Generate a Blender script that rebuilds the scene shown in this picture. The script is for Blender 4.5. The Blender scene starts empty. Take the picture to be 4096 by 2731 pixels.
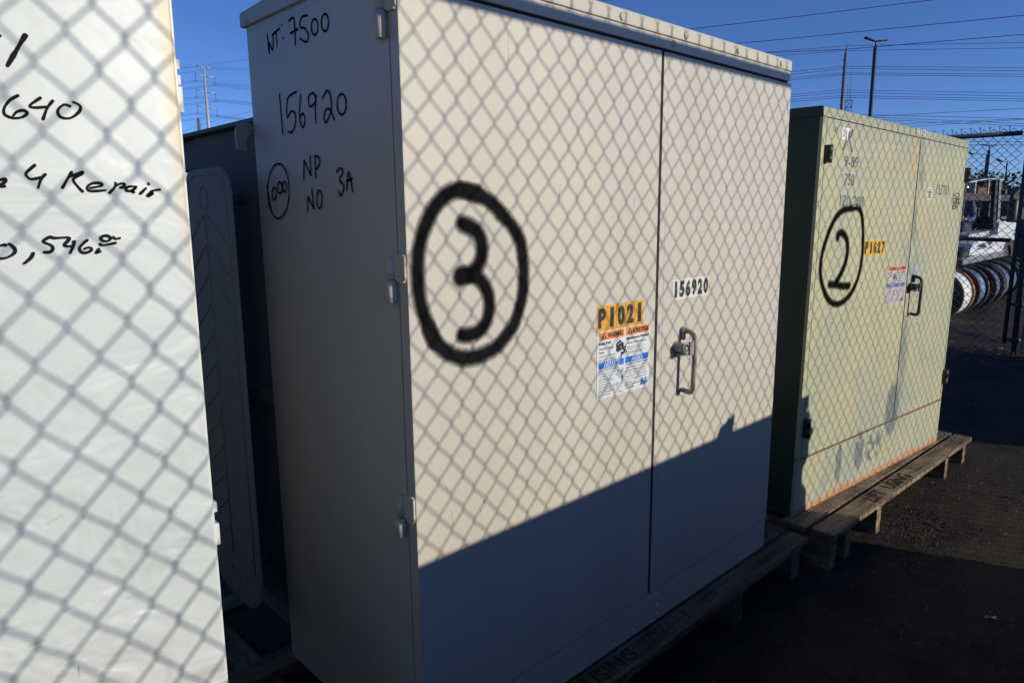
import bpy, bmesh, math, random
from mathutils import Vector, Matrix
import numpy as np

SKY_STRENGTH = .135; SKY_AIR = .9; SKY_DUST = .15; SKY_OZ = 5.4; SKY_TINT = (1.0, .90, 1.04, 1)
SUN_STRENGTH = 3.75; SUN_COLOR = (1, .95, .82); EXPOSURE = 0.

# ------------------------------------------------------------------ camera, sky, sun, exposure
sc = bpy.context.scene
COL = sc.collection
random.seed(7)
PI = math.pi
CAMZ = 1.3125
SUN_DIR = Vector((-0.434, 1.0, -0.24)).normalized()      # the way the light travels

def make_camera():
    yaw, pitch, roll = 0.76213525, 0.18082231, -0.01059055
    cy, sy, cp, sp, cr, sr = math.cos(yaw), math.sin(yaw), math.cos(pitch), math.sin(pitch), math.cos(roll), math.sin(roll)
    fwd = Vector((sy, cy, 0)); right = Vector((cy, -sy, 0)); up = Vector((0, 0, 1))
    f2 = cp * fwd - sp * up; u2 = cp * up + sp * fwd
    r3 = cr * right + sr * u2; u3 = cr * u2 - sr * right
    cam = bpy.data.cameras.new('camera'); o = bpy.data.objects.new('camera', cam); COL.objects.link(o)
    m = Matrix((( r3.x, u3.x, -f2.x, 0), (r3.y, u3.y, -f2.y, 0), (r3.z, u3.z, -f2.z, CAMZ), (0, 0, 0, 1)))
    o.matrix_world = m
    cam.sensor_width = 36.0; cam.lens = 24.664
    cam.clip_start = 0.02; cam.clip_end = 5000
    sc.camera = o
make_camera()
w = bpy.data.worlds.new("World"); sc.world = w; w.use_nodes = True
nt = w.node_tree
sky = nt.nodes.new('ShaderNodeTexSky'); sky.sky_type = 'NISHITA'; sky.sun_disc = False
sky.sun_elevation = math.asin(-SUN_DIR.z); sky.sun_rotation = math.atan2(-SUN_DIR.x, -SUN_DIR.y)
sky.altitude = 2500; sky.air_density = SKY_AIR; sky.dust_density = SKY_DUST; sky.ozone_density = SKY_OZ
tint = nt.nodes.new('ShaderNodeMix'); tint.data_type = 'RGBA'; tint.blend_type = 'MULTIPLY'; tint.inputs[0].default_value = 1; tint.inputs[7].default_value = SKY_TINT   # the camera's white balance leans violet
nt.links.new(sky.outputs[0], tint.inputs[6]); nt.links.new(tint.outputs[2], nt.nodes['Background'].inputs[0])
nt.nodes['Background'].inputs[1].default_value = SKY_STRENGTH
sl = bpy.data.lights.new('sun', 'SUN'); sl.energy = SUN_STRENGTH; sl.angle = math.radians(0.5); sl.color = SUN_COLOR
so = bpy.data.objects.new('sun', sl); COL.objects.link(so)
so.rotation_euler = (SUN_DIR).to_track_quat('-Z', 'Y').to_euler()
sc.view_settings.view_transform = 'Standard'; sc.view_settings.look = 'None'
sc.view_settings.exposure = EXPOSURE; sc.view_settings.gamma = 1
sc.render.engine = 'CYCLES'
sc.cycles.max_bounces = 6; sc.cycles.transparent_max_bounces = 24

# ------------------------------------------------------------------ materials
MATS = {}
def mat(name, base=(.5,.5,.5), rough=.5, metal=0., spec=.5, var=0.08, scale=6., stretch=(1,1,1), bump=0., bscale=200., dirt=None, coord='Object'):
    """painted / plain surface with gentle procedural variation"""
    if name in MATS: return MATS[name]
    m = bpy.data.materials.new(name); m.use_nodes = True; t = m.node_tree; N = t.nodes; L = t.links
    b = N['Principled BSDF']
    b.inputs['Roughness'].default_value = rough; b.inputs['Metallic'].default_value = metal
    b.inputs['Specular IOR Level'].default_value = spec
    tc = N.new('ShaderNodeTexCoord'); mp = N.new('ShaderNodeMapping'); L.new(tc.outputs[coord], mp.inputs[0])
    mp.inputs['Scale'].default_value = stretch
    nz = N.new('ShaderNodeTexNoise'); nz.inputs['Scale'].default_value = scale; nz.inputs['Detail'].default_value = 8; nz.inputs['Roughness'].default_value = .6
    L.new(mp.outputs[0], nz.inputs['Vector'])
    cr = N.new('ShaderNodeValToRGB'); L.new(nz.outputs[0], cr.inputs[0])
    cr.color_ramp.elements[0].position = .3; cr.color_ramp.elements[1].position = .7
    cr.color_ramp.elements[0].color = tuple(c*(1-var) for c in base)+(1,)
    cr.color_ramp.elements[1].color = tuple(min(1, c*(1+var)) for c in base)+(1,)
    out = cr.outputs[0]
    if dirt:   # (colour, scale, threshold, stretch)
        dc, ds, th, dst = dirt
        mp2 = N.new('ShaderNodeMapping'); mp2.inputs['Scale'].default_value = dst; L.new(tc.outputs[coord], mp2.inputs[0])
        n2 = N.new('ShaderNodeTexNoise'); n2.inputs['Scale'].default_value = ds; n2.inputs['Detail'].default_value = 10; n2.inputs['Roughness'].default_value = .7
        L.new(mp2.outputs[0], n2.inputs['Vector'])
        r2 = N.new('ShaderNodeValToRGB'); r2.color_ramp.elements[0].position = th; r2.color_ramp.elements[1].position = min(1, th+.12)
        L.new(n2.outputs[0], r2.inputs[0])
        mx = N.new('ShaderNodeMix'); mx.data_type = 'RGBA'
        L.new(r2.outputs[0], mx.inputs[0]); L.new(out, mx.inputs[6]); mx.inputs[7].default_value = tuple(dc)+(1,)
        out = mx.outputs[2]
    L.new(out, b.inputs['Base Color'])
    if bump:
        n3 = N.new('ShaderNodeTexNoise'); n3.inputs['Scale'].default_value = bscale; n3.inputs['Detail'].default_value = 4
        L.new(mp.outputs[0], n3.inputs['Vector'])
        bp = N.new('ShaderNodeBump'); bp.inputs['Strength'].default_value = bump; bp.inputs['Distance'].default_value = .002
        L.new(n3.outputs[0], bp.inputs['Height']); L.new(bp.outputs[0], b.inputs['Normal'])
    MATS[name] = m
    return m

def ink(name, color, edge=.55, grain=260., gstr=.5, dry=.0, rough=.5, lo=None, hi=.6, big=.16, bstr=1.6):
    """paint or marker laid on a surface: UV v across the stroke, UV u the distance to its ends; feathered, grainy alpha"""
    m = bpy.data.materials.new(name); m.use_nodes = True; t = m.node_tree; N = t.nodes; L = t.links
    b = N['Principled BSDF']; b.inputs['Base Color'].default_value = tuple(color)+(1,); b.inputs['Roughness'].default_value = rough; b.inputs['Specular IOR Level'].default_value = .0
    uv = N.new('ShaderNodeUVMap'); sx = N.new('ShaderNodeSeparateXYZ'); L.new(uv.outputs[0], sx.inputs[0])
    def mth(op, a, c=None, clamp=False):
        n = N.new('ShaderNodeMath'); n.operation = op; n.use_clamp = clamp
        for i, v in enumerate((a, c)):
            if v is None: continue
            if isinstance(v, (int, float)): n.inputs[i].default_value = v
            else: L.new(v, n.inputs[i])
        return n.outputs[0]
    d = mth('SUBTRACT', 1.0, mth('ABSOLUTE', mth('SUBTRACT', mth('MULTIPLY', sx.outputs[1], 2.), 1.)))   # 0 edge, 1 centre
    ev = mth('SUBTRACT', 1., mth('MINIMUM', sx.outputs[0], 1.))     # rounded ends
    dv = mth('SUBTRACT', 1., d)
    d = mth('SUBTRACT', 1., mth('SQRT', mth('ADD', mth('MULTIPLY', dv, dv), mth('MULTIPLY', ev, ev))))
    tc = N.new('ShaderNodeTexCoord')
    nz = N.new('ShaderNodeTexNoise'); nz.inputs['Scale'].default_value = grain; nz.inputs['Detail'].default_value = 3; L.new(tc.outputs['Object'], nz.inputs['Vector'])
    n2 = N.new('ShaderNodeTexNoise'); n2.inputs['Scale'].default_value = grain*big; n2.inputs['Detail'].default_value = 3; L.new(tc.outputs['Object'], n2.inputs['Vector'])
    a = mth('DIVIDE', d, edge)
    nn = mth('ADD', mth('MULTIPLY', mth('SUBTRACT', nz.outputs[0], .5), gstr*2), mth('MULTIPLY', mth('SUBTRACT', n2.outputs[0], .5), gstr*bstr))
    if lo is not None:
        # feathered: fades in between lo and hi; grain weakens where the coat is thick
        f = mth('DIVIDE', mth('SUBTRACT', d, lo), hi-lo)
        a = mth('ADD', f, nn, True)
    else: a = mth('ADD', mth('SUBTRACT', mth('MULTIPLY', a, 1.7), .45+dry), nn, True)
    L.new(a, b.inputs['Alpha'])
    MATS[name] = m
    return m

def wood(name, c1, c2, rough=.8):
    m = bpy.data.materials.new(name); m.use_nodes = True; t = m.node_tree; N = t.nodes; L = t.links
    b = N['Principled BSDF']; b.inputs['Roughness'].default_value = rough; b.inputs['Specular IOR Level'].default_value = .25
    tc = N.new('ShaderNodeTexCoord'); mp = N.new('ShaderNodeMapping'); L.new(tc.outputs['UV'], mp.inputs[0]); mp.inputs['Scale'].default_value = (2.2, 34, 1)
    n1 = N.new('ShaderNodeTexNoise'); n1.inputs['Scale'].default_value = 1.6; n1.inputs['Detail'].default_value = 9; n1.inputs['Roughness'].default_value = .65; n1.inputs['Distortion'].default_value = 1.1
    L.new(mp.outputs[0], n1.inputs['Vector'])
    mp2 = N.new('ShaderNodeMapping'); L.new(tc.outputs['UV'], mp2.inputs[0]); mp2.inputs['Scale'].default_value = (260, 5, 1)
    n2 = N.new('ShaderNodeTexNoise'); n2.inputs['Scale'].default_value = 1.; n2.inputs['Detail'].default_value = 3; L.new(mp2.outputs[0], n2.inputs['Vector'])
    n3 = N.new('ShaderNodeTexNoise'); n3.inputs['Scale'].default_value = 5; n3.inputs['Detail'].default_value = 6; L.new(tc.outputs['UV'], n3.inputs['Vector'])
    cr = N.new('ShaderNodeValToRGB'); e = cr.color_ramp.elements
    e[0].position = .33; e[0].color = tuple(c2)+(1,); e[1].position = .68; e[1].color = tuple(c1)+(1,)
    ad = N.new('ShaderNodeMath'); ad.operation = 'MULTIPLY_ADD'; L.new(n2.outputs[0], ad.inputs[0]); ad.inputs[1].default_value = .28; L.new(n1.outputs[0], ad.inputs[2])
    a2 = N.new('ShaderNodeMath'); a2.operation = 'MULTIPLY_ADD'; L.new(n3.outputs[0], a2.inputs[0]); a2.inputs[1].default_value = .45; L.new(ad.outputs[0], a2.inputs[2])
    a3 = N.new('ShaderNodeMath'); a3.operation = 'SUBTRACT'; L.new(a2.outputs[0], a3.inputs[0]); a3.inputs[1].default_value = .36
    L.new(a3.outputs[0], cr.inputs[0]); L.new(cr.outputs[0], b.inputs['Base Color'])
    bp = N.new('ShaderNodeBump'); bp.inputs['Strength'].default_value = .5; bp.inputs['Distance'].default_value = .002
    L.new(a2.outputs[0], bp.inputs['Height']); L.new(bp.outputs[0], b.inputs['Normal'])
    MATS[name] = m
    return m

# ------------------------------------------------------------------ mesh builder
class MB:
    def __init__(s): s.v = []; s.f = []; s.m = []; s.uv = []; s.sm = []
    def add(s, vs, fs, mi=0, uvs=None, smooth=False):
        o = len(s.v); s.v += [tuple(p) for p in vs]
        for k, f in enumerate(fs):
            s.f.append([o+i for i in f]); s.m.append(mi); s.sm.append(smooth)
            s.uv.append(uvs[k] if uvs else None)
    def box(s, x0, x1, y0, y1, z0, z1, mi=0, M=None, bev=0.):
        if bev > 0:
            bm = bmesh.new(); bmesh.ops.create_cube(bm, size=1)
            for v in bm.verts: v.co = Vector(((x0+x1)/2+v.co.x*(x1-x0), (y0+y1)/2+v.co.y*(y1-y0), (z0+z1)/2+v.co.z*(z1-z0)))
            bmesh.ops.bevel(bm, geom=bm.edges[:], offset=bev, segments=2, affect='EDGES', profile=.6)
            vs = [v.co.copy() for v in bm.verts]; bm.verts.index_update()
            fs = [[v.index for v in f.verts] for f in bm.faces]; bm.free()
            if M: vs = [M@v for v in vs]
            s.add(vs, fs, mi, uvs=[s._puv(vs, f, x1-x0 >= y1-y0) for f in fs] if True else None, smooth=False); return
        vs = [Vector((x, y, z)) for x in (x0, x1) for y in (y0, y1) for z in (z0, z1)]
        fs = [(0,1,3,2), (4,6,7,5), (0,4,5,1), (2,3,7,6), (0,2,6,4), (1,5,7,3)]
        lx = x1-x0 >= y1-y0
        uvs = [s._puv(vs, f, lx) for f in fs]
        if M: vs = [M@v for v in vs]
        s.add(vs, fs, mi, uvs)
    @staticmethod
    def _puv(vs, f, lx):
        a, b, c = vs[f[0]], vs[f[1]], vs[f[2]]
        n = (b-a).cross(c-a)
        ax = max(range(3), key=lambda i: abs(n[i]))
        r = []
        for i in f:
            p = vs[i]
            if ax == 2: q = (p.x, p.y) if lx else (p.y, p.x)
            elif ax == 1: q = (p.x, p.z+3.3)
            else: q = (p.y, p.z+7.7)
            r.append(q)
        return r
    def tube(s, pts, r, n=8, mi=0, cap=True, smooth=True, closed=False):
        pts = [Vector(p) for p in pts]; k = len(pts)
        rs = r if isinstance(r, (list, tuple)) else [r]*k
        vs = []; up = Vector((0, 0, 1)); prev = None
        for i, p in enumerate(pts):
            a = pts[i-1] if i > 0 else (pts[-1] if closed else p); b = pts[i+1] if i < k-1 else (pts[0] if closed else p)
            t = (b-a).normalized()
            if prev is None:
                x = t.cross(up)
                if x.length < 1e-3: x = t.cross(Vector((1, 0, 0)))
            else: x = prev-t*prev.dot(t)
            x.normalize(); y = t.cross(x); prev = x
            for j in range(n):
                a_ = 2*PI*j/n; vs.append(p+(x*math.cos(a_)+y*math.sin(a_))*rs[i])
        fs = []
        for i in range(k if closed else k-1):
            i2 = (i+1) % k
            for j in range(n): fs.append((i*n+j, i*n+(j+1) % n, i2*n+(j+1) % n, i2*n+j))
        s.add(vs, fs, mi, smooth=smooth)
        if cap and not closed:
            o = len(s.v)-len(vs)
            s.f.append([o+j for j in range(n)][::-1]); s.m.append(mi); s.uv.append(None); s.sm.append(False)
            s.f.append([o+(k-1)*n+j for j in range(n)]); s.m.append(mi); s.uv.append(None); s.sm.append(False)
    def prism(s, poly, a0, a1, axis='y', mi=0, bev=0.):
        """poly: 2D outline; extruded between a0 and a1 along the axis ('y': (x,z), 'x': (y,z), 'z': (x,y))"""
        def P(u, v, a): return Vector((u, a, v)) if axis == 'y' else (Vector((a, u, v)) if axis == 'x' else Vector((u, v, a)))
        n = len(poly)
        bm = bmesh.new(); A = [bm.verts.new(P(u, v, a0)) for u, v in poly]; B = [bm.verts.new(P(u, v, a1)) for u, v in poly]
        bm.faces.new(A); bm.faces.new(B[::-1])
        for i in range(n): bm.faces.new((A[i], B[i], B[(i+1) % n], A[(i+1) % n]))
        bmesh.ops.recalc_face_normals(bm, faces=bm.faces[:])
        if bev: bmesh.ops.bevel(bm, geom=bm.edges[:], offset=bev, segments=2, affect='EDGES', profile=.6, clamp_overlap=True)
        bmesh.ops.triangulate(bm, faces=[f for f in bm.faces if len(f.verts) > 4])
        bm.verts.index_update()
        s.add([v.co.copy() for v in bm.verts], [[v.index for v in f.verts] for f in bm.faces], mi); bm.free()
    def lathe(s, prof, axis_o, axis_d, n=20, mi=0, smooth=True):
        """prof: list of (radius, distance along axis)"""
        o = Vector(axis_o); d = Vector(axis_d).normalized(); x = d.cross(Vector((0, 0, 1)))
        if x.length < 1e-3: x = Vector((1, 0, 0))
        x.normalize(); y = d.cross(x); vs = []
        for r, h in prof:
            for j in range(n):
                a = 2*PI*j/n; vs.append(o+d*h+(x*math.cos(a)+y*math.sin(a))*r)
        fs = [(i*n+j, i*n+(j+1) % n, (i+1)*n+(j+1) % n, (i+1)*n+j) for i in range(len(prof)-1) for j in range(n)]
        s.add(vs, fs, mi, smooth=smooth)
    def build(s, name, mats, parent=None, loc=None):
        me = bpy.data.meshes.new(name); me.from_pydata(s.v, [], s.f)
        if not isinstance(mats, (list, tuple)): mats = [mats]
        for m in mats: me.materials.append(m)
        me.polygons.foreach_set('material_index', s.m)
        me.polygons.foreach_set('use_smooth', s.sm)
        if any(u is not None for u in s.uv):
            ul = me.uv_layers.new(name='UVMap'); dat = np.zeros(len(me.loops)*2); k = 0
            for f, u in zip(s.f, s.uv):
                for i in range(len(f)):
                    if u is not None: dat[2*k] = u[i][0]; dat[2*k+1] = u[i][1]
                    k += 1
            ul.data.foreach_set('uv', dat)
        me.update()
        o = bpy.data.objects.new(name, me); COL.objects.link(o)
        if parent: o.parent = parent
        if loc: o.location = loc
        return o

def thing(name, label, cat, loc=(0,0,0), group=None, rot=None, M=None):
    o = bpy.data.objects.new(name, None); COL.objects.link(o); o.empty_display_size = .1
    if M is not None: o.matrix_world = M
    else:
        o.location = loc
        if rot: o.rotation_euler = rot
    tag(o, label, cat, group); return o
def tag(o, label=None, cat=None, group=None, kind=None):
    if label: o['label'] = label
    if cat: o['category'] = cat
    if group: o['group'] = group
    if kind: o['kind'] = kind
    return o
def shadow_fix(o): return o

# ------------------------------------------------------------------ strokes and lettering on a plane
def smooth_path(p, sub=4, closed=False):
    if len(p) < 3: 
        a, b = p[0], p[-1]; return [(a[0]+(b[0]-a[0])*i/6, a[1]+(b[1]-a[1])*i/6) for i in range(7)]
    q = []; n = len(p)
    for i in range(n-1 if not closed else n):
        if closed: P = [p[(i+k) % n] for k in (-1, 0, 1, 2)]
        else: P = [p[max(i-1, 0)], p[i], p[i+1], p[min(i+2, n-1)]]
        for s_ in range(sub):
            t = s_/sub
            q.append(tuple(.5*((2*P[1][k])+(-P[0][k]+P[2][k])*t+(2*P[0][k]-5*P[1][k]+4*P[2][k]-P[3][k])*t*t+(-P[0][k]+3*P[1][k]-3*P[2][k]+P[3][k])*t**3) for k in (0, 1)))
    q.append(q[0] if closed else p[-1])
    return q
def ribbon(mb, path, width, P, off, sub=4, closed=False, mi=0, vary=0., relax=0):
    """path in plane coordinates; P(u, v, off) -> 3D point"""
    q = smooth_path(path, sub, closed)
    for _ in range(relax):
        n_ = len(q)-1 if closed else len(q)
        r_ = [((q[(i-1) % n_][0]+q[i][0]*2+q[(i+1) % n_][0])/4, (q[(i-1) % n_][1]+q[i][1]*2+q[(i+1) % n_][1])/4) for i in range(n_)]
        if closed: q = r_+[r_[0]]
        else: r_[0] = q[0]; r_[-1] = q[-1]; q = r_
    if not closed:
        for e0, e1, at_ in ((q[0], q[1], 0), (q[-1], q[-2], len(q))):
            dx, dy = e0[0]-e1[0], e0[1]-e1[1]; l = math.hypot(dx, dy) or 1e-6; k_ = width*.36/l
            if at_ == 0: q = [(e0[0]+dx*k_, e0[1]+dy*k_)]+q
            else: q = q+[(e0[0]+dx*k_, e0[1]+dy*k_)]
    L = [0.]
    for a, b in zip(q, q[1:]): L.append(L[-1]+math.hypot(b[0]-a[0], b[1]-a[1]))
    tot = L[-1] or 1e-6
    vs = []; uv = []
    for i, p in enumerate(q):
        a = q[max(i-1, 0)]; b = q[min(i+1, len(q)-1)]
        if closed and i in (0, len(q)-1): a = q[-2]; b = q[1]
        tx, ty = b[0]-a[0], b[1]-a[1]; l = math.hypot(tx, ty) or 1; nx, ny = -ty/l, tx/l
        h = width/2*(1+vary*math.sin(7.3*L[i]/max(width, .01)*.35+p[0]*40))
        vs += [P(p[0]-nx*h, p[1]-ny*h, off), P(p[0]+nx*h, p[1]+ny*h, off)]
        e = 1. if closed else min(L[i], tot-L[i])/(width/2)
        uv.append(min(1., e))
    # extend ends a bit so that the feathering does not eat the stroke
    fs = []; uvs = []
    for i in range(len(q)-1):
        fs.append((2*i, 2*i+2, 2*i+3, 2*i+1)); uvs.append([(uv[i], 0), (uv[i+1], 0), (uv[i+1], 1), (uv[i], 1)])
    mb.add(vs, fs, mi, uvs)
def strokes(name, paths, width, P, material, parent, off=.0008, closed=(), vary=.0, label=None, step=.00012):
    mb = MB()
    for k, p in enumerate(paths): ribbon(mb, p, width, P, off+k*step, closed=(k in closed), vary=vary)
    o = mb.build(name, material, parent)
    if label: o['label'] = label
    return o

_tc = {}
def text_geo(s, bold=.0, shear=0.):
    key = (s, bold, shear)
    if key in _tc: return _tc[key]
    cu = bpy.data.curves.new('t', 'FONT'); cu.body = s; cu.size = 1; cu.offset = bold; cu.shear = shear; cu.resolution_u = 3
    o = bpy.data.objects.new('t', cu); COL.objects.link(o)
    dg = bpy.context.evaluated_depsgraph_get(); dg.update()
    ev = o.evaluated_get(dg); me = ev.to_mesh()
    vs = [(v.co.x, v.co.y) for v in me.vertices]; fs = [tuple(p.vertices) for p in me.polygons]
    ev.to_mesh_clear(); bpy.data.objects.remove(o); bpy.data.curves.remove(cu)
    xs = [v[0] for v in vs]; ys = [v[1] for v in vs]
    r = (vs, fs, min(xs), max(xs), min(ys), max(ys)); _tc[key] = r
    return r
def text(mb, s, x0, x1, y0, y1, P, off, mi=0, bold=.0, shear=0., fitw=True, uv=False):
    vs, fs, a, b, c, d = text_geo(s, bold, shear)
    sx = (x1-x0)/(b-a); sy = (y1-y0)/(d-c)
    if not fitw: sx = sy*.8
    V = [P(x0+(p[0]-a)*sx, y0+(p[1]-c)*sy, off) for p in vs]
    mb.add(V, fs, mi, uvs=[[(1, .5)]*len(f) for f in fs] if uv else None)
def quad(mb, x0, x1, y0, y1, P, off, mi=0):
    mb.add([P(x0, y0, off), P(x1, y0, off), P(x1, y1, off), P(x0, y1, off)], [(0, 1, 2, 3)], mi)
def poly(mb, pts, P, off, mi=0):
    mb.add([P(x, y, off) for x, y in pts], [tuple(range(len(pts)))], mi)

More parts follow.
